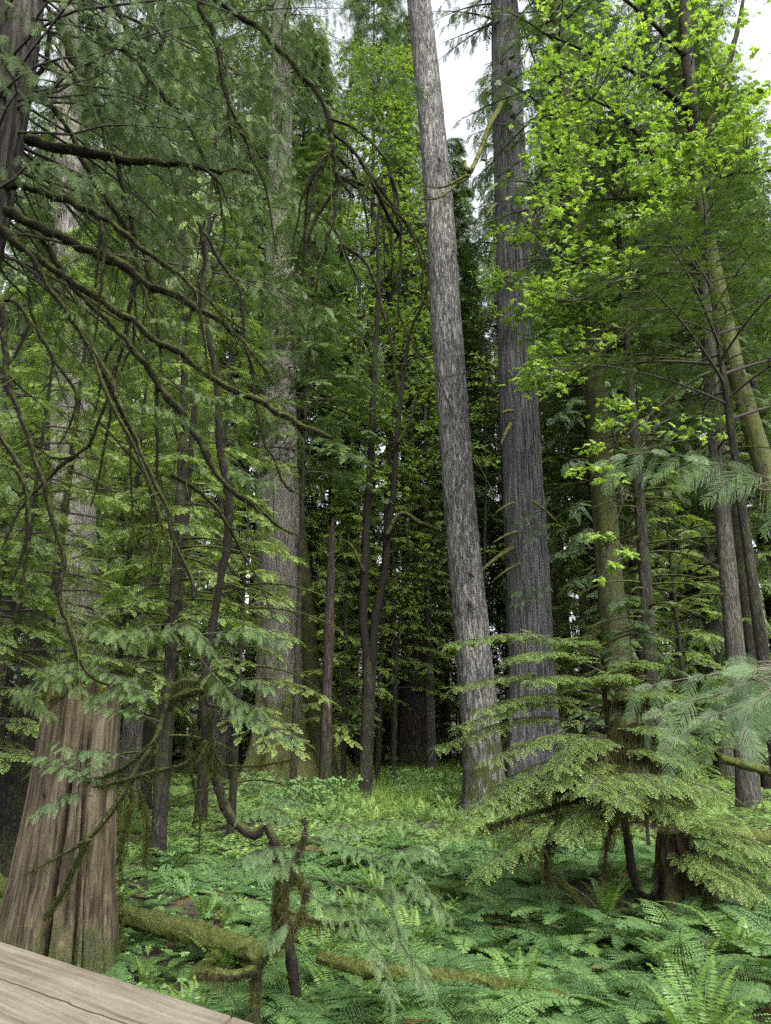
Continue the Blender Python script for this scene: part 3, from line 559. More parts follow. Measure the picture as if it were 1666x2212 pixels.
# 5 forked dark maple stems in the middle
c, r = trunk_path([(788, 1712, 34), (792, 1600, 31), (797, 1500, 30), (798, 1440, 31), (799, 1400, 20), (799, 1385, 3)], 27)
t = tree_root('forked_maple', 'dark forked maple with two crooked stems in the middle of the picture', c); root_mid = t
g = Geo(); trunk(g, c, r, 22, .2, .5, .3, .08, 1, .05, 10, .8, 41); part('trunk', g, [M['darkbark']], t)
for tr, rad in (([(796, 1490), (793, 1425), (784, 1330), (788, 1240), (792, 1130), (800, 1000), (806, 880), (812, 740), (818, 620), (816, 500), (824, 380)], [.12, .17, .17, .16, .13, .125, .12, .10, .085, .06, .03]),
                ([(799, 1490), (804, 1425), (812, 1330), (832, 1230), (838, 1150), (850, 1060), (856, 960), (868, 840), (886, 720), (916, 650), (934, 560)], [.12, .17, .16, .15, .13, .12, .11, .09, .07, .05, .03])):
    fuzzy(ptrace(tr, [27, 26.5]), rad, [M['limbdark'], M['mossdk']], t, 'stem', 9, .25, 260, FUZZ, .8)
for tr, rad in (([(834, 1160), (868, 1110), (905, 1130), (935, 1140), (955, 1150)], [.09, .1, .1, .07, .04]), ([(882, 1120), (880, 1160), (888, 1200)], [.06, .05, .02]), ([(780, 900), (745, 890), (700, 870)], [.04, .03, .02]),
                ([(812, 790), (850, 788), (885, 786)], [.05, .04, .03]), ([(788, 1240), (760, 1180), (735, 1165)], [.07, .05, .03]), ([(806, 950), (840, 946)], [.05, .03]), ([(858, 960), (890, 900), (905, 830)], [.05, .04, .02])):
    fuzzy(ptrace(tr, 26.4), rad, [M['limb'], M['moss']], t, 'branch', 7, .15, 90, FUZZ, .9, .8)

# ------------------------------------------------------------------ maple foliage
def leaf_layer(g, centre, rad, n, size, rg, flat=.25, droop=.35, out=None):
    """a tier of maple leaves: roughly one plane, tips drooping outward"""
    q = rg.normal(0, 1, (n, 3)) * np.array([rad, rad, rad * flat]); q[:, 2] -= .12 * (q[:, 0] ** 2 + q[:, 1] ** 2) / max(rad, .1); p = np.array(centre) + q
    az = rg.uniform(0, 2 * pi, n); X = np.stack([np.cos(az), np.sin(az), -rg.uniform(0, droop * 2, n)], -1)
    U = np.array([0, 0, 1.0]) + rg.normal(0, .45, (n, 3)); U[:, 1] -= .45
    k = rg.integers(0, 3, n)
    R = basis(X, U); s = size * rg.uniform(.6, 1.2, n); rn = rg.uniform(0, 1, n)
    for j in range(3):
        mk = k == j
        if mk.any(): g.inst(T_leaf[j], R[mk], p[mk], s[mk], rn[mk])
def maple_cloud(g, regions, size, rg, joinpts=None):
    """regions: (u0, v0, u1, v1, Y0, Y1, tiers, leaves per tier, tier radius)"""
    cs = []
    for (u0, v0, u1, v1, Y0, Y1, nt_, nl, rad) in regions:
        for _ in range(nt_):
            cpt = P(rg.uniform(u0, u1), rg.uniform(v0, v1), rg.uniform(Y0, Y1)); leaf_layer(g, cpt, rad, nl, size, rg); cs.append(cpt)
    if joinpts is not None:
        J = np.asarray(joinpts)
        for cpt in cs:
            d = np.linalg.norm(J - cpt, axis=1) + (J[:, 2] > cpt[2]) * 1.5; a = J[np.argmin(d)]; mid = (a + cpt) / 2 + [0, 0, .12 * np.linalg.norm(a - cpt)] + rg.normal(0, .1, 3)
            tube(g, [a, mid, cpt], [.02, .014, .006], 3, 1, .5, cap=False)
    return cs
# 6 the big maple on the right, mossy and leaning
c = ptrace([(1800, 1560), (1735, 1290), (1672, 1080), (1628, 930), (1588, 790), (1545, 600), (1512, 430), (1500, 330)], 20); c[0][2] = ground(c[0][0], c[0][1]) - .3
r = [.42, .34, .30, .28, .26, .25, .22, .2]
t = tree_root('bigleaf_maple', 'leaning moss-coated maple with bright lime leaves filling the upper right', c)
g = Geo(); trunk(g, c, r, 32, .2, .4, .8, .06, 2, .05, 12, .8, 51); part('trunk', g, [M['maplebark']], t)
J = [c[-1], c[-2]]
for tr, Y, rad in [([(1500, 330), (1494, 240), (1480, 120), (1470, -60), (1460, -260)], [20, 19], [.2, .16, .13, .1, .05]), ([(1505, 350), (1530, 280), (1555, 200), (1590, 80), (1620, -80)], [20, 20.5], [.16, .12, .1, .08, .04]),
                   ([(1512, 430), (1440, 432), (1380, 428), (1335, 430)], [19.5, 18.8], [.14, .15, .12, .05]), ([(1440, 430), (1418, 385), (1400, 330), (1370, 280), (1330, 240), (1280, 215)], [19.3, 18], [.13, .11, .1, .07, .05, .02]),
                   ([(1512, 430), (1560, 385), (1610, 370), (1666, 365), (1720, 360)], [20, 19], [.12, .1, .08, .07, .04]), ([(1494, 240), (1430, 190), (1360, 150), (1290, 120), (1220, 90), (1150, 60)], [19.5, 17.5], [.1, .09, .07, .055, .035, .015]),
                   ([(1480, 120), (1400, 40), (1320, -20), (1230, -50)], [19, 17.5], [.09, .06, .05, .02]), ([(1545, 600), (1470, 560), (1390, 550), (1300, 570), (1220, 560), (1150, 500)], [20, 17.8], [.1, .08, .06, .05, .035, .015]),
                   ([(1390, 552), (1310, 620), (1240, 650), (1180, 640)], [18.5, 17.5], [.05, .04, .03, .012]), ([(1470, 560), (1390, 680), (1300, 760), (1220, 800), (1150, 790)], [19, 18], [.06, .05, .04, .03, .012]),
                   ([(1588, 790), (1500, 820), (1400, 900), (1330, 960), (1270, 990)], [20, 18], [.07, .05, .04, .03, .01]), ([(1400, 900), (1360, 1040), (1330, 1130), (1310, 1180)], [18.7, 18], [.035, .03, .02, .01])]:
    pth = ptrace(tr, Y); J += list(smooth_path(pth, .5)); fuzzy(pth, rad, [M['limb'] if rad[0] > .13 else M['limbdark'], M['moss']], t, 'branch', 8, .2, 150, FUZZ, .8)
g = Geo(); rgm = np.random.default_rng(77)
maple_cloud(g, [(1150, -60, 1640, 140, 16.5, 20, 38, 17, .38), (1160, 120, 1420, 330, 16.5, 20, 44, 17, .36), (1400, 120, 1640, 380, 17, 21, 34, 22, .28), (1150, 320, 1360, 620, 16.8, 21, 60, 16, .36), (1350, 330, 1500, 470, 17, 20, 22, 20, .28),
    (1140, 600, 1250, 860, 18, 22, 46, 20, .28), (1230, 560, 1340, 760, 18.5, 22, 30, 18, .28), (1560, 180, 1680, 360, 17, 20, 12, 18, .28)], .33, rgm, J)
maple_cloud(g, [(1028, 590, 1080, 618, 21, 22, 4, 16, .22), (1068, 478, 1140, 520, 21, 22, 5, 16, .22), (1070, 580, 1150, 610, 21, 22, 4, 14, .2), (1090, 650, 1150, 690, 21, 22, 4, 14, .2), (1110, 800, 1160, 840, 20, 21, 3, 13, .18)], .31, rgm, J + [P(1180, 560, 20), P(1180, 640, 20), P(1170, 800, 20)])
maple_cloud(g, [(1255, 960, 1300, 972, 17.5, 18, 2, 14, .2), (1235, 1010, 1260, 1022, 17.5, 18, 2, 9, .12), (1270, 1000, 1330, 1040, 17.5, 18, 4, 10, .16), (1275, 1140, 1330, 1160, 17.5, 18, 3, 9, .13), (1330, 1190, 1370, 1200, 17.5, 18, 2, 8, .1), (1270, 1246, 1300, 1256, 17.5, 18, 1, 8, .08), (1300, 1215, 1335, 1232, 17.5, 18, 2, 8, .1), (1310, 850, 1400, 900, 17.5, 18, 5, 10, .2), (1380, 900, 1560, 960, 17.5, 18.5, 7, 8, .22), (1290, 890, 1330, 930, 17.5, 18, 3, 9, .15)], .31, rgm, J)
part('crown', g, [M['maple'], M['twig']], t)

# 7 lime maples beyond the middle
def back_maple(label, u, Y, regions, size, stems, seed):
    rgm = np.random.default_rng(seed); base = P(u, 1600, Y); base[2] = ground(base[0], base[1]) - .2; J = []
    t = thing('bigleaf_maple', label, 'tree', (base[0], base[1], base[2] + .2))
    g = Geo()
    for st in stems:
        pth = np.vstack([[base], ptrace(st, Y)]); rad = np.linspace(.12, .02, len(pth)); tube(g, pth, rad, 8, 0, .4, .1, rgm); J += list(smooth_path(pth, .8))[4:]
    part('trunk', g, [M['darkbark']], t); g = Geo(); maple_cloud(g, regions, size, rgm, J); part('crown', g, [M['maple'], M['twig']], t)
back_maple('lime green maple crown showing high between the dark cedar sprays and the leaning fir', 815, 31, [(735, 100, 890, 330, 29, 33, 120, 22, .45), (750, 330, 910, 540, 29, 33, 70, 18, .45), (740, 540, 930, 760, 28, 32, 70, 18, .4), (700, 760, 960, 940, 28, 32, 50, 18, .4), (740, 950, 900, 1060, 28, 32, 14, 16, .35)], .33, [[(830, 1200), (850, 800), (840, 500), (810, 200)], [(840, 1000), (880, 700), (890, 500)]], 61)
back_maple('lime green maple foliage showing between the two tall grey trunks', 1040, 34, [(1010, 760, 1085, 1000, 32, 35, 22, 22, .4), (1020, 480, 1080, 760, 32, 35, 10, 22, .4), (900, 960, 960, 1010, 32, 35, 5, 20, .4), (1170, 700, 1250, 850, 32, 36, 12, 20, .4)], .27, [[(1045, 1300), (1050, 1000), (1045, 700)]], 62)
back_maple('low yellow-green maple saplings over the fern clearing', 850, 30, [(835, 1230, 905, 1330, 28, 31, 12, 13, .3), (905, 1150, 960, 1190, 28, 31, 3, 14, .25), (1025, 1160, 1085, 1200, 27, 28, 4, 13, .25)], .2, [[(856, 1450), (870, 1270)]], 63)
back_maple('distant sunlit maple thicket behind the left-hand trunks', 430, 48, [(500, 1330, 560, 1450, 44, 50, 18, 22, .6), (330, 880, 420, 1000, 44, 50, 12, 22, .6), (560, 850, 640, 1010, 44, 50, 14, 20, .5), (90, 900, 200, 960, 44, 50, 6, 20, .5), (0, 1280, 60, 1420, 44, 50, 8, 20, .6)], .32, [[(440, 1400), (470, 1100), (560, 900)], [(430, 1400), (380, 950)]], 64)

# ------------------------------------------------------------------ conifers with layered boughs
def hemlock(name, label, u, Y, H, zb, R, npl, tpl, mats, seed, nsec=9, nspr=5, sc=1.0, droop=.3, rise=.12, r0=.12, lean=0, group=None, own_trunk=None, azr=None, dead=0, trunkmat='darkbark'):
    rgh = np.random.default_rng(seed)
    if own_trunk is None:
        b = P(u, 1500, Y); x0, y0 = b[0], b[1]; gz = float(ground(x0, y0)); t = thing(name, label, 'tree', (x0, y0, gz), group)
        cc = np.array([[x0 + lean * q, y0, gz - .3 + (H + .3) * q] for q in np.linspace(0, 1, 7)]); rad = r0 * (1 - np.linspace(0, 1, 7) * .92)
        g = Geo(); trunk(g, cc, rad, 14, .5, .4, .4, .05, 1, .05, 8, .6, seed); part('trunk', g, [M[trunkmat]], t)
    else: t, cc = own_trunk; gz = t.location[2]; H = min(H, cc[-1][2] - gz)
    g = Geo(); az = rgh.uniform(0, 6)
    for i in range(npl):
        q = (i + rgh.uniform(0, 1)) / npl; z = gz + zb + (H - zb) * q; az += 2.4 + rgh.normal(0, .3)
        a_ = az if azr is None else rgh.uniform(*azr)
        x = np.interp(z, cc[:, 2], cc[:, 0]); y = np.interp(z, cc[:, 2], cc[:, 1])
        L = R * ((1 - q) ** .7 * .9 + .12) * rgh.uniform(.6, 1.15)
        pth = limb_path((x, y, z), a_, L, rise, droop, rgh, 6)
        plate(g, pth, L * .42, tpl, max(4, int(nsec * L / R)), nspr, sc, rgh, .012 + .006 * L, t0=.22)
    part('crown', g, mats, t)
    if dead:
        for i in range(dead):
            z = gz + 1.0 + (zb + 2.5) * rgh.uniform(0, 1); x = np.interp(z, cc[:, 2], cc[:, 0]); y = np.interp(z, cc[:, 2], cc[:, 1]); L = R * rgh.uniform(.4, .9)
            pth = limb_path((x, y, z), rgh.uniform(0, 6.3), L, .15, .35, rgh, 6)
            fuzzy(pth, np.linspace(.032, .01, 6), [M['limb'], M['moss']], t, 'dead_branch', 5, .2, int(L * 30), TUFT, 1.8, 1.0)
    return t, cc
HM = [M['hem'], M['twig']]; HT = [M['hemtip'], M['twig']]
# tall thin hemlock left, its trunk traced
c, r = trunk_path([(336, 1868, 44), (344, 1780, 36), (350, 1620, 34), (366, 1450, 28), (380, 1250, 26), (390, 1050, 22), (396, 900, 18), (400, 700, 12), (402, 560, 7)], 15.8)
t = tree_root('hemlock_tree', 'slender black-stemmed hemlock with light layered boughs left of the giant cedar', c)
g = Geo(); trunk(g, c, r, 18, .2, .5, .3, .05, 1, .05, 10, .6, 71); part('trunk', g, [M['darkbark']], t)
hemlock('', '', 0, 0, 12.5, 4.2, 2.5, 44, T_hem, HM, 72, 9, 5, .85, own_trunk=(t, c), dead=16)
hemlock('hemlock_tree', 'bright layered hemlock whose boughs cross the giant cedar trunk', 515, 17.5, 8.0, 2.6, 2.8, 22, T_hem, HM, 73, 9, 5, .85, r0=.1, dead=10)
hemlock('hemlock_tree', 'light green feathery hemlock top behind the long mossy branches', 450, 19.5, 17.5, 5, 2.6, 64, T_hem, HM, 74, 9, 5, 1.0, r0=.16)
hemlock('hemlock_tree', 'light green hemlock at the far left behind the near trunk', 90, 18, 16.5, 3.6, 3.6, 84, T_hem, HM, 75, 9, 5, 1.0, r0=.16)
hemlock('hemlock_tree', 'low bushy hemlock at the left edge above the black leaning trunk', -30, 12.5, 5.6, 2.0, 2.3, 38, T_hem, HM, 76, 8, 5, .8, r0=.07)
hemlock('hemlock_tree', 'grey-green hemlock with fine boughs filling the left middle', 250, 21, 16, 3.2, 3.6, 84, T_hem, HM, 77, 9, 5, 1.0, r0=.15, dead=8)
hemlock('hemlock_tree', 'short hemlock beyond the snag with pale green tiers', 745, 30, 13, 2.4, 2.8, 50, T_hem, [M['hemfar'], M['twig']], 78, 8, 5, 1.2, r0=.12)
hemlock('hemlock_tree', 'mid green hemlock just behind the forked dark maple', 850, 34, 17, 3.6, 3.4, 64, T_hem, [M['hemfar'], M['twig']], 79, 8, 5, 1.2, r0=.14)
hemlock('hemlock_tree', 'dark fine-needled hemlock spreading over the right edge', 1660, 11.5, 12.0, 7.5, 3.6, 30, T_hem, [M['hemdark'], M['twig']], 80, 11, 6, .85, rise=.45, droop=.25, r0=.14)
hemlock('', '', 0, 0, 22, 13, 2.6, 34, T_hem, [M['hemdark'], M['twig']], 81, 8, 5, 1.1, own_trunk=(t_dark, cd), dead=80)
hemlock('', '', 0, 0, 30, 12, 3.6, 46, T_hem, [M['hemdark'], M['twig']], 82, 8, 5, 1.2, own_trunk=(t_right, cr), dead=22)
hemlock('hemlock_tree', 'small dim hemlock behind the tangle of dead mossy limbs', 1480, 26, 12, 1.6, 3.4, 46, T_hem, HM, 83, 8, 5, 1.1, r0=.12, dead=10)
hemlock('hemlock_tree', 'understory hemlock right of the mossy trunk with grey-green tiers', 1215, 33, 17, 2.0, 3.2, 50, T_hem, HM, 84, 8, 5, 1.2, r0=.12)
hemlock('young_hemlock', 'feathery young hemlock with upright leader in front of the mossy trunk', 1372, 14, 4.9, 1.9, 1.5, 30, T_hem_near, [M['cednear'], M['twig']], 85, 6, 4, .8, r0=.035)
hemlock('cedar_tree', 'drooping grey-green cedar crown high at the upper left behind the mossy limbs', 372, 17, 27, 13.5, 4.2, 46, T_ced, [M['ced'], M['twig']], 87, 9, 6, 1.05, r0=.11, droop=.5, rise=.1)
hemlock('cedar_tree', 'tall feathery cedar top closing the sky left of the leaning grey fir', 800, 40, 57, 22, 4.6, 130, T_ced, [M['ced'], M['twig']], 111, 8, 5, 2.0, r0=.3, droop=.5)
hemlock('cedar_tree', 'feathery cedar top touching the left edge of the leaning grey fir near the frame top', 885, 46, 58, 24, 3.6, 110, T_ced, [M['ced'], M['twig']], 112, 8, 5, 2.0, r0=.3, droop=.5)
hemlock('hemlock_tree', 'low pale hemlock sapling in the gap just left of the broad red-brown butt', 832, 44, 8.5, .8, 3.0, 40, T_hem, [M['hemfar'], M['twig']], 116, 8, 5, 1.4, r0=.08)
hemlock('hemlock_tree', 'low pale hemlock sapling beside the smooth pale trunk left of the leaning fir', 985, 46, 10, .8, 3.0, 44, T_hem, [M['hemfar'], M['twig']], 117, 8, 5, 1.4, r0=.08)
hemlock('cedar_tree', 'narrow drooping cedar top in the sky gap between the two tall grey trunks', 1012, 41, 41, 13, 3.0, 110, T_ced, [M['ced'], M['twig']], 115, 8, 5, 1.9, r0=.2, droop=.5)
hemlock('fir_tree', 'dark conifer crown behind the lime maple at the upper right', 1400, 33, 46, 14, 5.2, 120, T_ced, [M['fir'], M['twig']], 113, 8, 5, 1.9, r0=.35, droop=.45)
hemlock('fir_tree', 'dark conifer crown filling the sky at the right edge behind the leaning maple', 1640, 30, 44, 12, 5.2, 120, T_ced, [M['fir'], M['twig']], 114, 8, 5, 1.9, r0=.35, droop=.45)
hemlock('hemlock_tree', 'grey-green hemlock with drooping tiers covering the upper half of the giant cedar trunk', 640, 26, 27, 11.5, 3.6, 80, T_hem, [M['ced'], M['twig']], 96, 9, 5, 1.4, r0=.12, droop=.4)
hemlock('hemlock_tree', 'light green hemlock close behind the near cedar at the far left', 15, 14, 12.5, 3.6, 2.7, 60, T_hem, HM, 97, 9, 5, .85, r0=.09)
hemlock('cedar_tree', 'pale grey-green cedar crown high behind the giant cedar trunk', 610, 37, 46, 20, 6.0, 110, T_ced, [M['ced'], M['twig']], 88, 9, 6, 2.0, r0=.35, droop=.5, rise=.1)
hemlock('hemlock_tree', 'bright understory hemlock filling the dim gap between the forked maple and the leaning fir', 905, 45, 19, 4.0, 4.0, 60, T_hem, [M['hemfar'], M['twig']], 89, 8, 5, 1.6, r0=.12)
hemlock('hemlock_tree', 'light green hemlock between the snag and the forked dark maple, far back', 770, 40, 22, 5.0, 4.0, 64, T_hem, [M['hemfar'], M['twig']], 90, 8, 5, 1.6, r0=.12)
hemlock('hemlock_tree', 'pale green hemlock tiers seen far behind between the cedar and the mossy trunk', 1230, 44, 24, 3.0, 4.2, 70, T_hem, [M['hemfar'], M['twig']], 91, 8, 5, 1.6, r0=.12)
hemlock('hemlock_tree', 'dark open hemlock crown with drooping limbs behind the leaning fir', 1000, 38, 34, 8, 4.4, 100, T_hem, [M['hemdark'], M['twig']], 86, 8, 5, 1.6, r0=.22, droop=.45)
# crown and stubs for the mossy fir
rgx = np.random.default_rng(5); g = crown_far(42, 19, 5.5, 90, T_far, 94, droop=.4); o = link('crown', g.mesh('crown', [M['fir'], M['twig']]), t_mossy); o.location = (cm[-1][0] - t_mossy.location[0], cm[-1][1] - t_mossy.location[1], 0)

# ------------------------------------------------------------------ background conifers: three crown meshes per kind, shared by the copies
far_kinds = {
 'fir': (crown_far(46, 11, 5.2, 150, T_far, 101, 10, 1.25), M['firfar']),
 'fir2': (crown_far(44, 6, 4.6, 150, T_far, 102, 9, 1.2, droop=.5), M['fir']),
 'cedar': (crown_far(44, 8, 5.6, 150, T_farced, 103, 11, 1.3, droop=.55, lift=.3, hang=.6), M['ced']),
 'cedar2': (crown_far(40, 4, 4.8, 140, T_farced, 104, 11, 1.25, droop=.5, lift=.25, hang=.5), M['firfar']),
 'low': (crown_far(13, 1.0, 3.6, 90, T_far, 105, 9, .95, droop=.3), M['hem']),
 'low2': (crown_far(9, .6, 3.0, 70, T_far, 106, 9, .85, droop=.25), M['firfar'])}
far_mesh = {k: g.mesh('crown_' + k, [m, M['twig']]) for k, (g, m) in far_kinds.items()}
def far_trunk(H, r, mat, seed):
    g = Geo(); q = np.linspace(0, 1, 6); trunk(g, np.stack([q * 0, q * 0, -.4 + H * q], -1), r * (1 - q * .85), 18, 1.2, .4, .8, .08, 2, .04, 10, 1.5, seed); return g.mesh('trunk', [M[mat]])
tr_mesh = {'fir': far_trunk(45, .5, 'farbark', 1), 'fir2': far_trunk(43, .38, 'darkbark', 2), 'cedar': far_trunk(43, .62, 'redbark', 3), 'cedar2': far_trunk(39, .45, 'farbark', 4), 'low': far_trunk(12.5, .11, 'darkbark', 5), 'low2': far_trunk(8.6, .08, 'darkbark', 6)}
names = {'fir': 'fir_tree', 'fir2': 'fir_tree', 'cedar': 'cedar_tree', 'cedar2': 'cedar_tree', 'low': 'hemlock_tree', 'low2': 'hemlock_tree'}
def far_tree(kind, u, Y, s, label, group, rz=0):
    b = P(u, 1550, Y); z = float(ground(b[0], b[1])); t = thing(names[kind], label, 'tree', (b[0], b[1], z), group)
    t.rotation_euler = (0, 0, rz); t.scale = (s, s, s * 1.0); link('trunk', tr_mesh[kind], t); link('crown', far_mesh[kind], t)
rgf = np.random.default_rng(202)
def clear_gap(u, wpx_=70): return not (955 < u < 1075)
for t_, c_, top_ in LATE:
    if t_ in (t_mossy, t_ghost): continue
    k_ = 'cedar' if 'cedar' in t_.name else 'fir'; o = link('crown', far_mesh[k_], t_); sc_ = (top_ + 2) / 46; o.scale = (sc_ * .9, sc_ * .9, sc_); o.location = (c_[-1][0] - t_.location[0], c_[-1][1] - t_.location[1], 0); o.rotation_euler = (0, 0, top_ * 1.7)
tall = []
for row, (Y, n, k0) in enumerate([(31, 6, 0), (39, 10, 1), (48, 11, 2), (58, 12, 0)]):
    for i in range(n):
        u = -150 + 1950 * (i + rgf.uniform(.15, .85)) / n
        y = Y + rgf.uniform(-3, 3); kind = ['fir', 'cedar', 'fir2', 'cedar2'][rgf.integers(0, 4)]; s = rgf.uniform(.85, 1.15)
        if row == 0 and (520 < u < 1260): continue
        if row > 0: s *= 1.28
        if 735 < u < 935 and row > 0:
            s *= .72 if row > 1 else .5; kind = 'fir'
        gap = not clear_gap(u)
        if gap: s = rgf.uniform(.80, .92); y = max(y, 47)
        tall.append((kind, u, y, s))
for kind, u, y, s in tall:
    side = 'left of' if u < 900 else 'right of'
    lab = {'fir': 'tall background fir with pale trunk, one of many %s the leaning grey fir', 'fir2': 'tall background fir with dark trunk, one of many %s the leaning grey fir',
           'cedar': 'tall background cedar with dark red trunk, one of many %s the leaning grey fir', 'cedar2': 'tall background cedar with grey trunk, one of many %s the leaning grey fir'}[kind] % side
    far_tree(kind, u, y, s, lab, 'background %s trees %s the leaning fir' % (kind.replace('2', ''), side), rgf.uniform(0, 6))
for i in range(48):
    u = -120 + 1900 * (i + rgf.uniform(.1, .9)) / 48; y = rgf.uniform(36, 60); kind = 'low' if rgf.uniform() < .6 else 'low2'
    if 780 < u < 1010: y = rgf.uniform(56, 66)
    side = 'left of' if u < 900 else 'right of'
    far_tree(kind, u, y, rgf.uniform(.7, 1.2), ('taller' if kind == 'low' else 'shorter') + ' understory hemlock in the distance %s the leaning grey fir' % side, 'understory hemlocks %s the leaning fir' % side, rgf.uniform(0, 6))
# far-off wood behind everything reads as one mass
def distant_wood():
    g = Geo(); rgd = np.random.default_rng(9); V = []
    for ring, (Y, n) in enumerate([(78, 26), (96, 32)]):
        for i in range(n):
            x = -75 + 150 * (i + rgd.uniform(0, 1)) / n * (Y / 80); y = Y + rgd.uniform(-4, 4); az = x / y * FPX / 1.04 + 833
            H = rgd.uniform(18, 30) if 720 < az < 950 else rgd.uniform(38, 58) if clear_gap(az) else rgd.uniform(34, 46); q = np.linspace(0, 1, 3)
            tube(g, np.stack([x + 0 * q, y + 0 * q, H * q - .5], -1), rgd.uniform(.3, .7) * (1 - q * .8), 7, 1, 50, cap=False)
            nl = 46
            for k in range(nl):
                z = 1 + (H - 1) * (k + rgd.uniform(0, 1)) / nl; L = (5.5 * (1 - z / H) ** .7 + 1) * rgd.uniform(.5, 1.1)
                pth = limb_path((x, y, z), rgd.uniform(0, 6.3), L, .05, .4, rgd, 4); dress(g, pth, T_far, 5, 2.0, rgd, .2, 50, .3, tilt=.4)
    tag(link('distant_forest', g.mesh('distant_forest', [M['firfar'], M['farbark']])), 'dense far-off conifer forest closing the view behind the trunks', 'forest', None, 'stuff')
distant_wood()

# ------------------------------------------------------------------ near cedar at the left edge with its long mossy limbs
b0 = P(-12, 560, 7.2)
c, r = trunk_path([(-190, 1300, 165), (-150, 1000, 155), (-102, 700, 145), (-50, 480, 138), (-8, 250, 136), (30, 0, 130)], 7.6, 20)
t = tree_root('cedar_tree', 'near dark cedar at the left edge throwing long mossy limbs across the view', c); NC = t
g = Geo(); trunk(g, c, r, 80, .12, .3, .6, .08, 2, .035, 22, 2.0, 141); part('trunk', g, [bark_mat('near_cedar_bark', [(0, (.006, .0055, .005)), (.35, (.020, .018, .016)), (.6, (.052, .048, .042)), (1, (.12, .112, .10))], (17, 17, 1.0), 'fibre', 1.0, (.03, .036, .012), .38, None, .9, .04)], t)
M['limbnear'] = moss_limb_mat('near_mossy_limb', (0.007, 0.006, 0.005), (0.030, 0.037, 0.010), -.35)
M['mossnear'] = leaf_mat('near_moss', (0.014, 0.017, 0.006), (0.046, 0.054, 0.014), None, (.5, 1), .3, .9, .05, 2)
LIMB = [M['limbnear'], M['mossnear']]
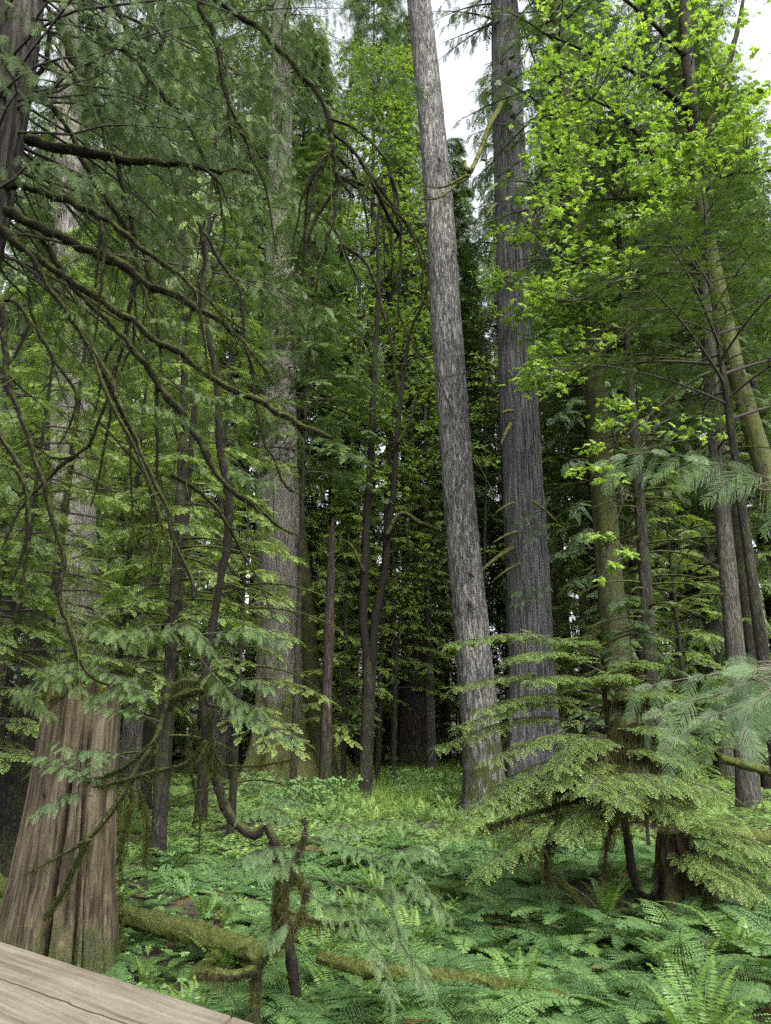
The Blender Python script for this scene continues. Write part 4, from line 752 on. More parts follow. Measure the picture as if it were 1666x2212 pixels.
near = [
 ([(55, 300), (160, 325), (270, 345), (360, 350), (450, 362), (545, 378)], [7.4, 7.4], [.065, .058, .05, .04, .026, .01]),
 ([(0, 400), (70, 405), (150, 428), (220, 470), (300, 530), (350, 565), (400, 605), (450, 645), (530, 712)], [7.5, 6.6], [.04, .038, .034, .032, .028, .024, .018, .012, .006]),
 ([(10, 455), (80, 487), (130, 510), (200, 545), (260, 575), (320, 612), (390, 640), (450, 680), (500, 715), (560, 780), (590, 830)], [7.4, 7.0], [.055, .05, .048, .045, .045, .044, .038, .03, .02, .012, .005]),
 ([(0, 490), (25, 515), (65, 545), (140, 600), (200, 640), (260, 680), (340, 737), (400, 767), (450, 802), (500, 832), (590, 882), (650, 917), (720, 948)], [7.3, 6.8], [.05, .045, .04, .037, .034, .032, .03, .028, .027, .027, .027, .028, .02]),
 ([(430, -60), (465, 0), (500, 20), (550, 55), (600, 100), (640, 145), (670, 185), (695, 225), (712, 255), (716, 285), (722, 330), (727, 380), (727, 430), (718, 492), (704, 545), (688, 605), (681, 698)], [7.2, 6.8], [.04, .036, .034, .032, .03, .028, .027, .026, .026, .025, .02, .018, .016, .014, .011, .008, .004]),
 ([(716, 287), (748, 308), (778, 345), (797, 378), (818, 430), (828, 520), (826, 610)], 7.0, [.022, .02, .018, .015, .009, .006, .003]),
 ([(712, 256), (760, 275), (800, 310), (832, 352), (855, 402), (862, 470), (865, 560), (864, 670), (893, 738), (950, 822), (1008, 812)], 6.9, [.014, .013, .012, .012, .012, .012, .011, .01, .009, .005, .002]),
 ([(719, 310), (706, 340), (694, 372)], 6.9, [.016, .012, .006]),
 ([(727, 370), (745, 395), (768, 420)], 6.9, [.012, .012, .008]),
 ([(720, 490), (745, 540), (770, 600), (790, 680), (815, 720)], 6.9, [.01, .009, .007, .005, .003]),
 ([(420, -60), (435, 20), (455, 60), (475, 110), (485, 160), (497, 235), (525, 285), (545, 320)], 7.5, [.04, .036, .03, .026, .022, .018, .012, .005]),
 ([(497, 235), (490, 255), (500, 285)], 7.5, [.016, .016, .004]),
 ([(215, -60), (245, 5), (290, 90), (315, 140), (345, 195), (370, 225)], 8.2, [.042, .04, .038, .035, .03, .02]),
 ([(195, 55), (255, 100), (310, 155), (350, 205), (400, 260), (440, 330), (470, 420)], 7.8, [.04, .038, .036, .03, .02, .012, .006]),
 ([(352, -40), (350, 30), (345, 85), (335, 130), (326, 150)], 8.4, [.03, .03, .026, .02, .012]),
 ([(120, 30), (135, 75), (155, 120), (180, 165)], 7.6, [.036, .036, .032, .02]),
 ([(110, 70), (100, 130), (90, 200), (150, 290), (200, 380), (240, 440), (275, 500), (300, 560), (330, 615), (360, 640)], 7.9, [.028, .028, .028, .03, .03, .028, .026, .022, .016, .008]),
 ([(220, 60), (215, 130), (205, 200), (235, 300), (262, 380), (272, 440), (288, 500), (292, 600), (270, 720), (240, 830), (215, 905), (190, 965)], 8.3, [.03, .03, .028, .028, .026, .024, .026, .024, .02, .016, .014, .02]),
 ([(25, 515), (65, 560), (110, 620), (150, 680), (185, 737), (220, 792), (250, 852), (280, 922), (310, 982), (335, 1042), (360, 1107), (380, 1192), (405, 1247), (410, 1290)], [7.2, 6.7], [.03, .03, .028, .026, .027, .027, .024, .02, .018, .018, .017, .016, .02, .008]),
 ([(90, 520), (150, 600), (210, 668), (270, 737), (300, 772), (350, 842), (400, 917), (440, 977), (465, 1017), (500, 1062), (550, 1092), (600, 1132), (650, 1157)], [7.5, 7.0], [.026, .026, .027, .028, .03, .032, .036, .036, .026, .024, .026, .014, .006]),
 ([(0, 640), (10, 740), (20, 837), (35, 872), (50, 907), (75, 987), (95, 1037), (115, 1127), (130, 1212), (132, 1277), (145, 1352), (170, 1417), (200, 1457), (232, 1478)], 6.8, [.03, .03, .028, .024, .022, .022, .022, .02, .018, .018, .017, .018, .015, .01]),
 ([(-20, 900), (0, 950), (30, 1000), (55, 1060), (58, 1150), (45, 1220), (25, 1270)], 6.6, [.022, .02, .02, .018, .016, .012, .006]),
 ([(190, 965), (155, 990), (120, 990), (90, 978), (60, 970)], 8.0, [.016, .014, .01, .008, .004]),
 ([(218, 912), (250, 945), (280, 985), (320, 1010), (360, 1022), (400, 1036), (440, 1030)], 7.6, [.01, .01, .01, .009, .006, .004, .003]),
 ([(525, 640), (525, 737), (540, 790), (555, 880), (570, 960), (590, 1002), (620, 1052), (668, 1078)], 7.1, [.016, .016, .014, .013, .013, .013, .012, .006]),
 ([(430, 480), (440, 560), (425, 650), (410, 700)], 7.4, [.022, .02, .018, .01]),
 ([(440, 500), (470, 550), (500, 590), (520, 640), (525, 700)], 7.3, [.016, .018, .014, .012, .008]),
 ([(300, 560), (292, 640), (285, 720), (260, 800)], 7.8, [.018, .016, .014, .008]),
 ([(0, 650), (35, 655), (60, 690), (40, 760), (10, 800)], 6.9, [.028, .024, .018, .012, .006]),
 ([(0, 790), (30, 812), (60, 838), (90, 865)], 6.8, [.014, .014, .012, .006]),
 ([(60, 620), (90, 720), (140, 800), (160, 880), (120, 960)], 7.4, [.016, .014, .012, .01, .005]),
]
rga = np.random.default_rng(38)
for tr, Y, rad in near:
    pth = ptrace(tr, Y); L = np.linalg.norm(np.diff(pth, axis=0), axis=1).sum(); rad = [q * 1.08 for q in rad]
    pr = smooth_path(np.hstack([pth, np.array(rad)[:, None]]), .16); jn = rga.normal(0, .011, (len(pr), 3)) + np.repeat(rga.normal(0, .014, (len(pr) // 4 + 1, 3)), 4, axis=0)[:len(pr)]; jn[0] = 0
    pth = pr[:, :3] + jn; rad = pr[:, 3] * rga.uniform(.85, 1.18, len(pr))
    fuzzy(pth, rad, LIMB, NC, 'mossy_branch', 8, .04, int(L * 110), TUFT, .5 + 11 * max(rad), .4, None, int(L * 6), STRAND, .6)
rga = np.random.default_rng(38)
for i in range(34):
    tr, Y, rad = near[rga.integers(0, 24)]; pth = ptrace(tr, Y); q = rga.uniform(.15, .85); a = at_path(pth, np.array([q]))[0]; T = nrm(at_path(pth, np.array([q + .1]))[0] - a)
    L = rga.uniform(1.0, 2.6); d = nrm(T + rga.normal(0, .45, 3) * [1, .5, 1]); pp = [a]
    for k in range(6): d = nrm(d + np.array([0, 0, -.34]) + rga.normal(0, .16, 3) * [1, .4, 1]); pp.append(pp[-1] + d * L / 6)
    fuzzy(np.array(pp), np.linspace(.024, .005, 7) * rga.uniform(.7, 1.2), LIMB, NC, 'mossy_branch', 6, .05, int(L * 110), TUFT, .8, .5, None, int(L * 8), STRAND, .7)
# lots of thin hanging twigs between them
g = Geo(); rgt = np.random.default_rng(31)
for i in range(170):
    tr, Y, rad = near[rgt.integers(0, len(near))]; pth = ptrace(tr, Y); a = at_path(pth, np.array([rgt.uniform(.1, .9)]))[0]; L = rgt.uniform(.3, 1.5); x = rgt.normal(.1, .35)
    tube(g, [a, a + [x * .4 * L, rgt.normal(0, .2) * L, -.3 * L], a + [x * L, rgt.normal(0, .3) * L, -.9 * L]], [.006, .004, .0015], 4, 0, .12, .1, rgt, cap=False)
part('hanging_twigs', g, [M['limb']], NC)['kind'] = 'stuff'
# live sprays of the near cedar, drooping from limbs overhead
g = Geo(); rgn = np.random.default_rng(32)
for i in range(68):
    z = rgn.uniform(8.2, 15); x = np.interp(z, c[:, 2], c[:, 0]); az = radians(rgn.uniform(-75, 100)); L = rgn.uniform(2.2, 5.4) * (1 if z < 11 else .9)
    pth = limb_path((x, 7.6, z), az, L, .12, .55, rgn, 9, .15); pth[1:] += np.cumsum(rgn.normal(0, .05, (8, 3)), axis=0); tube(g, pth, np.linspace(.022, .004, 9), 5, 1, .3, cap=False)
    plate(g, pth[2:], L * .32, T_ced_near, 10, 6, .8, rgn, .006, hang=.6, droop=.45, t0=.05)
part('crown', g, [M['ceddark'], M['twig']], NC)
# individual boughs traced where the photograph shows them
g = Geo()
for (uv, Y, W) in [([(300, 690), (380, 700), (460, 705)], 7.2, .45), ([(520, 230), (600, 300), (640, 380)], 8, .6), ([(560, 330), (620, 400), (650, 470)], 8, .6), ([(420, 370), (520, 400), (600, 440)], 7.6, .6), ([(620, 60), (720, 100), (800, 150)], 8, .5), ([(650, 20), (760, 20), (860, 60)], 8, .55), ([(780, 160), (850, 170), (920, 195)], 8, .35),
        ([(150, 1330), (250, 1360), (330, 1350)], 7, .4), ([(215, 1400), (290, 1370), (370, 1365)], 7.2, .3), ([(330, 1350), (400, 1350), (450, 1390)], 7.0, .4), ([(440, 1370), (540, 1360), (600, 1380)], 7, .35), ([(430, 1420), (500, 1500), (560, 1530)], 7, .35), ([(380, 830), (470, 860), (530, 850)], 7, .4), ([(240, 880), (330, 880), (400, 900)], 7, .35), ([(480, 990), (540, 1030), (590, 1040)], 7, .3), ([(120, 640), (180, 690), (250, 720)], 7.2, .35), ([(200, 260), (300, 300), (380, 310)], 7.8, .5), ([(60, 40), (160, 60), (260, 40)], 7.4, .5), ([(270, 1425), (170, 1450), (60, 1480)], 8.5, .42), ([(40, 1420), (120, 1462), (205, 1500)], 8.5, .36), ([(330, 1440), (260, 1480), (190, 1512)], 8.3, .34), ([(250, 1400), (180, 1425), (100, 1440)], 8.6, .4), ([(20, 1470), (60, 1500), (110, 1540)], 8.6, .3), ([(300, 400), (360, 430), (430, 440)], 7.8, .5)] + [([(a, b), ((a + c_) / 2, (b + d) / 2 - 14), (c_, d)], 8.4, .62) for a, b, c_, d in ((520, -70, 760, 40), (600, -90, 860, 10), (640, -20, 880, 90), (560, 60, 780, 170), (700, 70, 900, 190), (600, 180, 760, 290), (440, 160, 640, 260), (420, 60, 600, 150), (680, 180, 850, 300), (520, -30, 700, 60), (380, 300, 560, 420), (560, 380, 700, 500), (480, 440, 620, 560))]:
    plate(g, ptrace(uv, Y), W, T_ced_near, 12, 5, .46, rgn, .006, hang=.35, droop=.3)
part('spray', g, [M['ced'], M['twig']], NC, 'drooping grey-green scale sprays on thin shoots')

# curved bare stem hanging in front of the tall hemlock, arching to the ground
rgs = np.random.default_rng(33)
tr = [(590, 1812), (550, 1805), (508, 1778), (485, 1740), (465, 1675), (447, 1615), (440, 1540), (438, 1490), (450, 1412), (462, 1335), (476, 1255), (490, 1177), (495, 1087), (487, 1027), (475, 962), (472, 887), (466, 802), (452, 737), (445, 680)]
pth = ptrace(tr, 7.9); pth = np.vstack([[[pth[0][0] + .35, 7.9, float(ground(pth[0][0], 7.9)) - .1]], pth])
t = thing('vine_maple', 'long black curving stem, mossy at its foot, left of the giant cedar', 'tree', (pth[0][0], pth[0][1], pth[0][2] + .1))
fuzzy(pth, [.05, .05, .05, .05, .05, .048, .045, .042, .04, .038, .038, .04, .045, .046, .045, .04, .038, .035, .03, .02], [M['limbdark'], M['mossdk']], t, 'stem', 9, .06, 900, TUFT, .9, 1.2, None, 90, STRAND, .9)
for tr, Y, rad in [([(465, 1675), (452, 1640), (455, 1590)], 7.8, [.02, .018, .01]), ([(440, 1490), (400, 1500), (372, 1512), (362, 1535)], 7.6, [.03, .035, .035, .03]), ([(438, 1480), (470, 1478), (500, 1500)], 7.8, [.03, .02, .008]), ([(362, 1500), (350, 1560), (335, 1600), (290, 1675), (240, 1755), (190, 1812), (135, 1845), (55, 1890)], [7.6, 7.0], [.04, .035, .032, .028, .025, .02, .012, .005]),
                   ([(192, 1812), (165, 1865), (132, 1935), (96, 1985)], 7.1, [.024, .022, .022, .02]), ([(445, 1600), (400, 1650), (330, 1668), (250, 1690), (200, 1700)], 7.3, [.014, .016, .018, .014, .006]), ([(335, 1600), (280, 1650), (220, 1680), (180, 1682)], 7.4, [.02, .018, .016, .01]),
                   ([(362, 1520), (385, 1480), (430, 1470)], 7.7, [.03, .04, .04]), ([(372, 1512), (420, 1560), (405, 1620), (420, 1700), (432, 1760), (430, 1840)], 7.6, [.012, .012, .012, .01, .008, .003]), ([(285, 1700), (278, 1760), (262, 1830), (255, 1870)], 7.2, [.008, .008, .006, .003]), ([(300, 1700), (318, 1780), (312, 1870)], 7.2, [.008, .006, .003]), ([(450, 1530), (470, 1640), (540, 1655), (640, 1640)], 7.8, [.01, .012, .01, .004])]:
    fuzzy(ptrace(tr, Y), rad, LIMB, t, 'mossy_branch', 8, .05, 260, TUFT, .9, 1.0, None, 60, STRAND, 1.0)
g = Geo()
for (uv, Y, W) in [([(180, 1690), (130, 1640), (80, 1632)], 6.9, .28), ([(185, 1690), (150, 1660), (110, 1650)], 6.8, .25), ([(175, 1700), (200, 1660), (215, 1640)], 6.8, .2), ([(190, 1700), (150, 1615), (120, 1600)], 6.9, .2), ([(200, 1720), (150, 1715), (80, 1750)], 6.9, .2), ([(280, 1640), (220, 1620), (170, 1622)], 7, .2), ([(350, 1560), (290, 1540), (200, 1520)], 7, .2), ([(350, 1520), (300, 1500), (240, 1490)], 7, .25), ([(320, 1500), (280, 1470), (220, 1450)], 7, .28), ([(450, 1520), (520, 1540), (640, 1600)], 7.6, .25), ([(460, 1500), (520, 1470), (580, 1480)], 7.4, .3)]:
    plate(g, ptrace(uv, Y), W, T_ced_near, 11, 5, .36, rgs, .005, hang=.3, droop=.25)
part('spray', g, [M['cednear'], M['twig']], t, 'flat blue-green sprays at the branch tips')

# ------------------------------------------------------------------ split weathered stump, left
def make_stump():
    base = P(135, 1900, 9.3); base = np.array([P(122, 2100, 9.3)[0], 9.3, 0.0]); gz = float(ground(base[0], base[1])); base[2] = gz
    t = thing('split_stump', 'tall weathered grey-brown stump with deep vertical splits behind the handrail', 'stump', tuple(base))
    top = P(190, 1492, 9.3); zt = top[2]; x0 = P(120, 2100, 9.3)[0]; x1 = P(185, 1500, 9.3)[0]
    # widths in photo: 255 px at the bottom, 150 at the top
    q = np.linspace(0, 1, 9); z = gz - .3 + (zt - gz + .3) * q; x = x0 + (x1 - x0) * q ** .8; rad = np.interp(q, [0, .15, .35, .6, 1], [.72, .66, .57, .50, .43])
    g = Geo(); face = -pi / 2
    cr = [(face + .20, .075, -.5, 2.45, .85), (face - .40, .08, -.5, 2.15, .85), (face + .62, .045, .2, 2.9, .5), (face + .75, .02, .1, 2.0, .3), (face - 1.0, .02, .2, 2.8, .25), (face + .45, .012, .8, 3.2, .15), (face - .15, .01, 1.4, 3.3, .12), (face - .75, .012, .0, 3.3, .15), (face + 1.15, .02, .0, 2.5, .25), (face + 1.35, .015, 1.0, 3.2, .2), (face + 2.4, .03, .3, 2.4, .4), (face - 2.2, .03, .3, 2.4, .4)]
    V = trunk(g, np.stack([x, x * 0 + 9.3, z], -1), rad, 520, .045, .12, .4, .05, 3, .012, 60, 1.4, 301, 0, cr)
    # ragged top: lift the last rings unevenly and close with a hollow
    n = V.shape[0]; Vg = g.v[0].reshape(V.shape); th = np.arange(520) * 2 * pi / 260
    rag = pnoise(th, np.full(520, .5), 9, 1, 17, .22) + pnoise(th, np.full(520, .5), 22, 1, 7, .16) + pnoise(th, np.full(520, .5), 60, 1, 8, .07) + .10 * np.sin(th * 2 + 1)
    for k in range(16): Vg[n - 16 + k, :, 2] += rag * ((k + 1) / 16.0)
    g.v[0] = Vg.reshape(-1, 3)
    ring = Vg[-1]; cen = ring.mean(0); inner = cen + (ring - cen) * .8; low = cen + (ring - cen) * .55; low[:, 2] = cen[2] - .25 + .05 * np.sin(th * 9); mid = np.tile(cen - [0, 0, .3], (520, 1))
    VV = np.vstack([ring, inner + [0, 0, -.02], low, mid]); F = [[a * 520 + j, a * 520 + (j + 1) % 520, (a + 1) * 520 + (j + 1) % 520, (a + 1) * 520 + j] for a in range(3) for j in range(520)]
    part('wood', g, [M['stump']], t)
    g2 = Geo(); g2.add(VV, F, 0, .5, 0, False); part('broken_top', g2, [M['rot']], t)
    g = Geo(); rgq = np.random.default_rng(4); ppath = ring[::4]; moss_fuzz(g, ppath, np.full(len(ppath), .03), FUZZ, 420, .9, rgq, .3)
    for k in range(26):
        a = rgq.uniform(pi, 2 * pi); zz = rgq.uniform(1.2, 2.6)
    side = [Vg[int(n * f), 36:80].mean(0) for f in np.linspace(.02, .55, 16)]; moss_fuzz(g, np.array(side), np.full(16, .12), FUZZ, 700, .7, rgq, .7)
    part('moss', g, [M['moss']], t)
make_stump()

# ------------------------------------------------------------------ handrail of the boardwalk (near, lower left)
def wood_mat():
    m, t, o = mat_new('weathered_plank'); tc = N(t, 'ShaderNodeTexCoord'); mp = N(t, 'ShaderNodeMapping'); mp.inputs['Scale'].default_value = (2.4, 55, 55); t.links.new(tc.outputs['Object'], mp.inputs[0])
    wn = N(t, 'ShaderNodeTexNoise', Scale=2.2, Detail=2.0); t.links.new(tc.outputs['Object'], wn.inputs['Vector'])
    ad = N(t, 'ShaderNodeVectorMath', operation='MULTIPLY_ADD'); ad.inputs[1].default_value = (.6, 2.6, 1); t.links.new(wn.outputs['Color'], ad.inputs[0]); t.links.new(mp.outputs[0], ad.inputs[2])
    n1 = N(t, 'ShaderNodeTexNoise', Scale=1.0, Detail=8.0, Roughness=.62, Distortion=.3); t.links.new(ad.outputs[0], n1.inputs['Vector'])
    n2 = N(t, 'ShaderNodeTexNoise', Scale=5.0, Detail=6.0, Roughness=.7); t.links.new(tc.outputs['Object'], n2.inputs['Vector'])
    n3 = N(t, 'ShaderNodeTexNoise', Scale=140.0, Detail=3.0, Roughness=.7); t.links.new(tc.outputs['Object'], n3.inputs['Vector'])
    c = ramp(t, n1.outputs['Fac'], [(.28, (.05, .040, .029)), (.42, (.09, .076, .057)), (.58, (.128, .112, .087)), (.78, (.17, .154, .126))])
    c = mixc(t, 1, c, ramp(t, n2.outputs['Fac'], [(.3, (.72, .68, .62)), (.7, (1.15, 1.15, 1.18))]), 'MULTIPLY')
    c = mixc(t, 1, c, ramp(t, n3.outputs['Fac'], [(.3, (.8, .8, .8)), (.7, (1.15, 1.15, 1.15))]), 'MULTIPLY')
    # knots
    for (kx, ky, sz) in ((.50, .19, .028), (1.28, .17, .012), (.42, .07, .014), (.88, .05, .010)):
        mq = N(t, 'ShaderNodeMapping'); mq.inputs['Location'].default_value = (-kx, -ky, 0); t.links.new(tc.outputs['Object'], mq.inputs[0])
        ms = N(t, 'ShaderNodeVectorMath', operation='MULTIPLY'); ms.inputs[1].default_value = (.6, 1, 0); t.links.new(mq.outputs[0], ms.inputs[0])
        ln = N(t, 'ShaderNodeVectorMath', operation='LENGTH'); t.links.new(ms.outputs[0], ln.inputs[0])
        mr = N(t, 'ShaderNodeMapRange', interpolation_type='SMOOTHSTEP'); mr.inputs[1].default_value = sz * .35; mr.inputs[2].default_value = sz; mr.inputs[3].default_value = .85; mr.inputs[4].default_value = 0; t.links.new(ln.outputs['Value'], mr.inputs[0])
        c = mixc(t, mr.outputs[0], c, (.045, .028, .018))
    pb = N(t, 'ShaderNodeBsdfPrincipled', Roughness=.8); pb.inputs['Specular IOR Level'].default_value = .25
    bp = N(t, 'ShaderNodeBump', Strength=.5, Distance=.004); t.links.new(n1.outputs['Fac'], bp.inputs['Height']); t.links.new(bp.outputs[0], pb.inputs['Normal'])
    t.links.new(c, pb.inputs['Base Color']); t.links.new(pb.outputs[0], o.inputs[0]); return m
def prism(g, poly, z0, z1, bev=.006, mat=0):
    """bevelled board: polygon (ccw) extruded"""
    poly = np.array(poly, float); n = len(poly); cen = poly.mean(0)
    def inset(d):
        e = np.roll(poly, -1, 0) - poly; e /= np.linalg.norm(e, axis=1)[:, None]; nn = np.stack([-e[:, 1], e[:, 0]], -1); out_ = []
        for i in range(n): 
            a, b = nn[i - 1], nn[i]; m_ = a + b; m_ /= (1 + np.dot(a, b)); out_.append(poly[i] + m_ * d)
        return np.array(out_)
    lv = [(bev, z0), (0, z0 + bev), (0, z1 - bev), (bev * .3, z1 - bev * .3), (bev, z1)]; V = np.vstack([np.hstack([inset(d), np.full((n, 1), z)]) for d, z in lv])
    F = [[a * n + j, a * n + (j + 1) % n, (a + 1) * n + (j + 1) % n, (a + 1) * n + j] for a in range(4) for j in range(n)]
    g.add(V, F, mat); g.f.append((np.array([[4 * n + j for j in range(n)]]) + g.n - len(V), mat, False)); g.f.append((np.array([[j for j in range(n)][::-1]]) + g.n - len(V), mat, False))
def make_rail():
    zt = 2.2
    def pz(u, v): d = ray(u, v); return (EYE + d * ((zt - EYE[2]) / d[2]))[:2]
    A, B = pz(0, 2032), pz(560, 2212); d = (B - A) / np.linalg.norm(B - A); nn = np.array([d[1], -d[0]]); nn = nn if nn[1] < 0 else -nn
    ang = math.atan2(d[1], d[0]); org = A - d * 0.4
    t = thing('handrail', 'weathered grey-brown wooden handrail at the lower left corner', 'railing', (org[0], org[1], 1.1)); t.rotation_euler = (0, 0, ang)
    # local frame: +x along the rail, local -y towards the viewer; the far edge is y = 0.28
    def loc(pt): v = np.array(pt) - org; return np.array([np.dot(v, d), -np.dot(v, nn)])
    j1, j2 = loc(pz(505, 2187)), loc(pz(480, 2212)); sl_ = (j2 - j1) / (j2 - j1)[1]; ja = j1 + sl_ * (0 - j1[1]); jb = j1 + sl_ * (-.3 - j1[1])
    wm = wood_mat(); wd = .13; m_split = -.145; x0 = -1.6
    def board(name, poly, z0, z1, off=.28):
        g = Geo(); prism(g, [(p[0], p[1] + 0) for p in poly], z0, z1, .005); me = g.mesh(name, [wm]); return link(name, me, t)
    k = sl_[0]
    xa = lambda y: ja[0] + k * y
    board('plank', [(x0, -.305), (xa(-.305), -.305), (xa(0), 0), (x0, 0)], 1.045, 1.1)
    board('plank', [(xa(-.305) + .004, -.305), (xa(0) + 1.6, -.305), (xa(0) + 1.6, 0), (xa(0) + .004, 0)], 1.045, 1.1)
    # hairline check running along the board: a flat dark strip, the crack's shade put into its colour
    g = Geo(); rgk = np.random.default_rng(2); xs = np.linspace(0.2, xa(-.14) - .01, 40); yy = -.143 + .012 * (xs - .4) + rgk.normal(0, .0012, 40); wv = .0012 + .0008 * np.abs(np.sin(xs * 9))
    V = np.vstack([np.stack([xs, yy - wv, xs * 0 + 1.1008], -1), np.stack([xs, yy + wv, xs * 0 + 1.1008], -1)]); g.add(V, [[i, i + 1, 40 + i + 1, 40 + i] for i in range(39)]); link('crack', g.mesh('crack', [plain('crack_shadow', (.025, .016, .01), .95)]), t)
    for x in (-.9, xa(-.15), 2.6):
        g = Geo(); prism(g, [(x - .05, -.22), (x + .05, -.22), (x + .05, -.09), (x - .05, -.09)], -1.4, 1.044, .006); link('post', g.mesh('post', [wm]), t)
    g = Geo(); prism(g, [(x0, -.175), (3.0, -.175), (3.0, -.135), (x0, -.135)], .5, .64, .005); link('lower_rail', g.mesh('lower_rail', [wm]), t)
make_rail()

# ------------------------------------------------------------------ fallen logs and the nurse stump
def log(name, label, uv, radii, mats=None, Ys=None, tufts=500, cat='log', strands=120, sides=16):
    pts = []
    for k, (u, v) in enumerate(uv):
        p = G(u, v) if Ys is None else P(u, v, Ys[k]); pts.append(p)
    pts = np.array(pts); t = thing(name, label, cat, tuple(pts[0]))
    fuzzy(pts, radii, mats or [M['log'], M['mosslog']], t, 'trunk', sides, .08, tufts, FUZZ, .55, .3, None, strands, STRAND, .9); return t
log('mossy_log', 'thick log furred with yellow-green moss lying right of the split stump', [(225, 1960), (300, 1985), (400, 2010), (500, 2040), (600, 2068)], [.10, .115, .125, .12, .10], None, [10.3, 10.0, 9.7, 9.4, 9.1], 1700, strands=400)
log('mossy_log', 'long low mossy log crossing the ferns at bottom centre', [(690, 2068), (820, 2098), (950, 2110), (1080, 2130), (1220, 2158)], [.06, .075, .075, .07, .05], None, [8.6, 8.3, 8.2, 8.0, 7.8], 1300, strands=100)
log('mossy_log', 'thin mossy log leaning up to the thick log near the stump', [(400, 2120), (440, 2085), (478, 2055)], [.03, .045, .05], None, [9.0, 9.15, 9.4], 260, strands=40)
log('mossy_log', 'mossy log end at the left edge behind the split stump', [(-60, 1895), (0, 1915), (40, 1930)], [.12, .13, .12], None, [11, 11, 11], 500)
log('mossy_log', 'pale mossy log lying among ferns at the right edge', [(1560, 1640), (1620, 1655), (1700, 1675)], [.10, .12, .12], None, [20, 19.5, 19], 400)
log('mossy_log', 'mossy pole sloping down under the moss-hung hemlock', [(1205, 1895), (1235, 1930), (1268, 1975)], [.05, .06, .06], None, [11.6, 11.3, 10.9], 300, strands=30)
log('fallen_pole', 'bare brown pole lying on the soil beside the rotten stump', [(1195, 2015), (1280, 2002), (1360, 1996), (1430, 1992)], [.03, .035, .035, .03], [M['rot'], M['moss']], [11.2, 11.3, 11.4, 11.4], 60, strands=0)
log('mossy_log', 'mossy log on the soil just above the bare brown pole', [(1210, 1990), (1290, 1972), (1380, 1966), (1430, 1970)], [.04, .05, .05, .04], None, [11.8, 11.9, 12, 12], 360)
log('mossy_log', 'mossy log on the bank at the right edge beyond the rotten stump', [(1540, 1810), (1610, 1806), (1700, 1812)], [.10, .12, .12], None, [14.5, 14.5, 14.5], 500)
def snag_piece():
    tr = [(552, 2190), (553, 2120), (560, 2085), (592, 2030), (597, 1960), (604, 1900), (618, 1866)]
    pts = ptrace(tr, 7.3); pts[0][2] = min(pts[0][2], float(ground(pts[0][0], pts[0][1]))); pts = np.vstack([[[pts[0][0], 7.3, float(ground(pts[0][0], 7.3)) - .1]], pts])
    t = thing('dead_sapling', 'crooked dead sapling hung with shaggy brown moss at bottom centre', 'dead tree', tuple(pts[0]))
    fuzzy(pts, [.05, .048, .042, .036, .032, .032, .028, .015], [M['limb'], M['moss']], t, 'stem', 9, .05, 900, TUFT, 1.2, 1.0, None, 90, STRAND, 1.0)
    for tr, rad in [([(615, 1868), (640, 1890), (662, 1930), (655, 1950)], [.03, .035, .03, .012]), ([(556, 2095), (500, 2108), (450, 2100), (430, 2105)], [.04, .04, .035, .02]), ([(600, 1955), (640, 1975), (700, 1995), (770, 2000)], [.018, .016, .014, .006]), ([(620, 1975), (618, 1920), (660, 1800), (655, 1770)], [.015, .014, .012, .008]), ([(592, 2030), (610, 2040), (640, 2000), (655, 1960)], [.02, .02, .02, .01])]:
        fuzzy(ptrace(tr, 7.2), rad, [M['limb'], M['mossdk']], t, 'branch', 8, .05, 320, TUFT, 1.1, 1.0, None, 50, STRAND, 1.0)
    return t
t = snag_piece(); rgk = np.random.default_rng(44)
g = Geo()
for (uv, Y, W) in [([(655, 1800), (740, 1782), (833, 1770), (880, 1768)], 7.1, .42), ([(655, 1800), (600, 1750), (530, 1752)], 7.1, .35), ([(655, 1775), (640, 1735), (590, 1722)], 7.2, .28), ([(650, 1840), (590, 1830), (520, 1852)], 7.0, .3), ([(650, 1840), (640, 1860), (560, 1868)], 6.9, .26), ([(655, 1805), (740, 1820), (833, 1852), (900, 1865)], 7, .34),
        ([(660, 1890), (760, 1915), (860, 1925), (960, 1930)], 6.9, .4), ([(700, 1995), (790, 1990), (870, 2000)], 6.9, .36), ([(860, 1865), (900, 1900), (960, 1960)], 6.8, .4), ([(840, 1860), (850, 1960), (870, 2040)], 6.8, .35), ([(660, 1930), (720, 1960), (800, 1960)], 7, .3), ([(640, 1975), (600, 2010), (580, 2030)], 7, .2), ([(780, 1990), (830, 2090), (850, 2160)], 6.7, .3), ([(820, 1850), (900, 1830), (950, 1850)], 6.9, .3), ([(860, 2040), (900, 2080), (930, 2130)], 6.7, .25)]:
    plate(g, ptrace(uv, Y), W, T_ced_near, 14, 6, .36, rgk, .005, hang=.25, droop=.25)
part('spray', g, [M['cednear'], M['twig']], t, 'flat blue-green cedar sprays spreading over the ferns')

